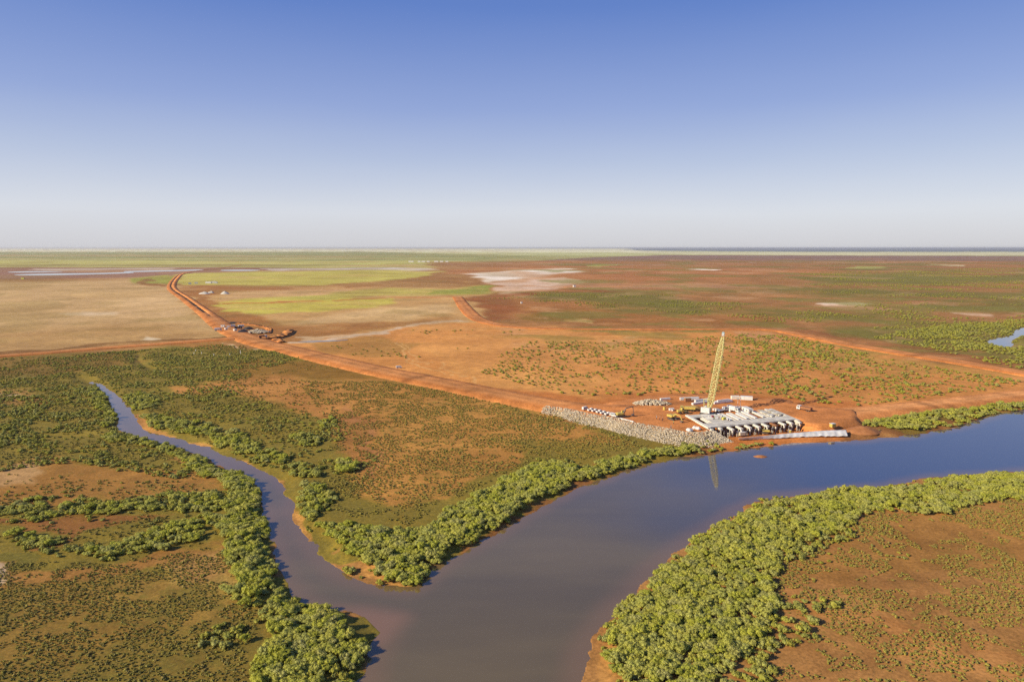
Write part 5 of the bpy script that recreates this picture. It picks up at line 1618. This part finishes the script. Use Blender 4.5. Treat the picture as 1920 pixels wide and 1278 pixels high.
rock_pile(at(1222, 757, PZ), 12, 4.5, 2.6, 'grey rock stockpile on the platform behind the open ground', 31, .9)
mound('soil_heap', at(1300, 767, PZ), 6.5, 4, 2.6, simple('yellow_soil', (.46, .29, .09), (.36, .20, .06), .5, .95), 'ochre heap of soil behind the wheel loader', 'soil heap', 3)
mound('soil_heap', at(1450, 752, PZ - .2), 13, 4, 2.0, DIRT, 'red soil bund at the back right of the platform', 'soil heap', 5)
mound('soil_heap', at(1160, 762, PZ - .2), 12, 3, 1.3, DIRT, 'low red soil ridge behind the excavator', 'soil heap', 6)
mound('soil_heap', at(1425, 760, PZ - .2), 6, 3, 1.5, DIRT, 'small red soil heap right of the site shed', 'soil heap', 8)
mound('soil_heap', at(1615, 808, 0), 11, 7, 2.6, DIRT, 'red soil mound at the right end of the white sheeting', 'soil heap', 9)
mound('mud_islet', at(1426, 856, WZ - .1), 3.6, 2.2, .9, DIRT, 'small brown mud islet standing in the river below the bridge', 'mud islet', 4)

# ------------------------------------------------------------------ white sheeting on the lower bank
def sheeting():
    topl = spline([(1385,820.5),(1415,818.5),(1441,816),(1470,813),(1501,810.5),(1530,808),(1557,806.5),(1586,805.5)], 12)
    botl = spline([(1385,824.5),(1415,823.5),(1444,822),(1470,820.5),(1501,819),(1530,818),(1560,817.5),(1590,817)], 12)
    n = len(topl); V = []; m = 7
    for i in range(n):
        a = at(*topl[i], 2.0); b = at(*botl[i], .25)
        for j in range(m):
            t = j / (m - 1); p = a.lerp(b, t)
            w = (float(vnoise(np.array(i * .55), np.array(j * .9), 5)) - .5) * .35 + .12 * math.sin(i * 1.3) * (1 if i % 3 else .2)
            p.z += w * (0.4 + t) + .12 * math.sin(t * math.pi); p.y -= .3 * w; V.append(p[:])
    f = [(i * m + j, (i + 1) * m + j, (i + 1) * m + j + 1, i * m + j + 1) for i in range(n - 1) for j in range(m - 1)]
    me = np_mesh('bank_sheeting', V, f, CLOTH)
    o = link(bpy.data.objects.new('bank_sheeting', me)); s = o.modifiers.new('thickness', 'SOLIDIFY'); s.thickness = .12
    tag(o, 'long wrinkled white sheet laid along the river bank below the bridge', 'sheeting')
sheeting()

# ------------------------------------------------------------------ far camp on the causeway and other distant things
g = 'vehicles and sheds of the far camp'
fz = 2.0
for i, (p, L, l) in enumerate([((418, 613), 6, 'pale shed at the left of the far camp on the causeway'), ((428, 614), 4, 'small white shed second from the left of the far camp'), ((437, 612), 7, 'white shed in the middle of the far camp'),
                              ((452, 612.5), 9, 'long white trailer at the right of the far camp'), ((424, 618), 4, 'cream shed in front of the left of the far camp'), ((441, 620), 5, 'white shed in front of the long trailer of the far camp')]):
    shed(at(*p, fz), L * .75, 2.4, 2.0, .2 * i, l, 'site office', g)
t5 = make_truck('dark loaded truck in the far camp beside the black heap', STEEL, TARP, 'tipper'); t5.location = at(447, 616, fz); t5.rotation_euler = (0, 0, .5)
t6 = copy_thing(t2, at(409, 620, fz), .4, 'white box truck at the left edge of the far camp')
t7 = copy_thing(t4, at(493, 633, 2.4), .6, 'truck with a rust red tray on the causeway right of the far camp')
mound('liner_heap', at(456, 624, .6), 8, 9, 4.2, TARP, 'heap under black liner in the far camp', 'covered heap', 11)
mound('liner_heap', at(436, 606, 0), 15, 5, 2.0, TARP, 'long low dark heap behind the far camp', 'covered heap', 12)
mound('liner_heap', at(466, 616, .6), 6, 4, 2.6, TARP, 'small dark heap behind the far rock pile', 'covered heap', 15)
rock_pile(at(484, 623, .8), 13, 8, 3.2, 'pale rock stockpile at the far camp on the causeway', 33, 1.5, 300)
for i, (p, a, b, h, l) in enumerate([((383, 551), 12, 8, 5, 'left grey stockpile beyond the far camp'), ((396, 549), 8, 6, 4, 'middle grey stockpile beyond the far camp'), ((422, 551), 9, 8, 6, 'right grey stockpile beyond the far camp')]):
    mound('gravel_heap', at(*p, 0), a, b, h, CONC, l, 'gravel heap', 20 + i)
for i, (p, L, l) in enumerate([((391, 531), 16, 'long white shed at the edge of the far green field'), ((401, 530.5), 12, 'white shed right of the long one by the green field'), ((405, 531.5), 8, 'small pale shed at the right by the green field'), ((368, 532), 8, 'pale low shed at the left by the green field'), ((356, 533), 7, 'small shed beside the bend in the causeway')]):
    shed(at(*p, 0), L, 5, 4.5, .1 * i, l, 'shed', 'sheds by the far green field')
for i, (x, L) in enumerate([(771, 34), (786, 18), (794, 26), (803, 20), (818, 30), (828, 22), (838, 18)]):
    shed(at(x, 491.5, 0), L, 14, 9, 0, ['long white building', 'small white building', 'white building', 'squat white building', 'low white building', 'pale building', 'small pale building'][i] + ' ' + ['at the left end', 'second from the left end', 'third along', 'in the middle', 'fifth along', 'second from the right end', 'at the right end'][i] + ' of the row near the horizon', 'building', 'row of white buildings near the horizon')
shed(at(1077, 538, 0), 9, 5, 5, 0, 'small white shed at the edge of the white salt pan', 'shed', None) if False else box_thing('pump_shed', at(1077, 538, 0), (7, 5, 5), .3, WHITE, 'small white shed at the edge of the pale salt pan', 'shed', STEEL)
box_thing('pump_shed', at(978, 569, 0), (3, 3, 3.4), .3, WHITE, 'tiny pale hut on the brown flat beyond the levee', 'hut', STEEL)
box_thing('loading_machine', at(43, 523, 0), (9, 5, 4), .1, LIME, 'yellow green machine beside the far ponds', 'machine', STEEL)
def post(p, h, l):
    r = empty('marker_post', at(*p, 0), 0, l, 'marker post', 'pale marker posts in the marsh')
    MB().box((0, 0, h / 2), (.45, .45, h)).build('post', WHITE, r); MB().box((0, 0, h), (.7, .7, .3)).build('cap', BEIGE, r)
for i, (p, h) in enumerate([((364, 664), 1.8), ((378, 663), 1.6), ((401, 667), 2.0), ((431, 666), 1.6), ((451, 663), 3.2), ((367, 658), 1.6)]):
    post(p, h, 'pale marker post in the marsh below the west road, ' + ['leftmost of the front four', 'second of the front four', 'third of the front four', 'fourth of the front row', 'tallest and nearest the causeway', 'set back behind the leftmost'][i])
# rough bunds round the far camp
for nm, pts, w, h in (('curved_bund', [(478,632),(500,632),(514,631),(528,627),(538,622),(543,616)], 1.5, 2.6), ('short_bund', [(514,631),(520,636),(529,640)], 1.2, 2.0), ('loop_bund', [(420,603),(440,604),(470,607),(495,611),(505,617),(500,624)], 1.0, 1.4)):
    b = np.array([[*at(a, c, h).xy, w, h] for a, c in pts]); loft(nm, dense(spline(b, 8), 6))

# ------------------------------------------------------------------ air
def haze():
    X0, X1, Y0, Y1, Z0, Z1 = -130000, 130000, -26000, 95000, -5.0, 112.0
    m = bpy.data.materials.new('air'); m.use_nodes = True; nt = m.node_tree; nt.nodes.clear()
    o = nt.nodes.new('ShaderNodeOutputMaterial'); v = nt.nodes.new('ShaderNodeVolumePrincipled')
    v.inputs['Color'].default_value = (.90, .92, .96, 1); v.inputs['Density'].default_value = HAZE; v.inputs['Anisotropy'].default_value = .2
    nt.links.new(v.outputs[0], o.inputs['Volume'])
    me = MB().box(((X0 + X1) / 2, (Y0 + Y1) / 2, (Z0 + Z1) / 2), (X1 - X0, Y1 - Y0, Z1 - Z0)).mesh('haze', m)
    ob = link(bpy.data.objects.new('haze', me)); ob['kind'] = 'stuff'
HAZE = 0.00002
haze()
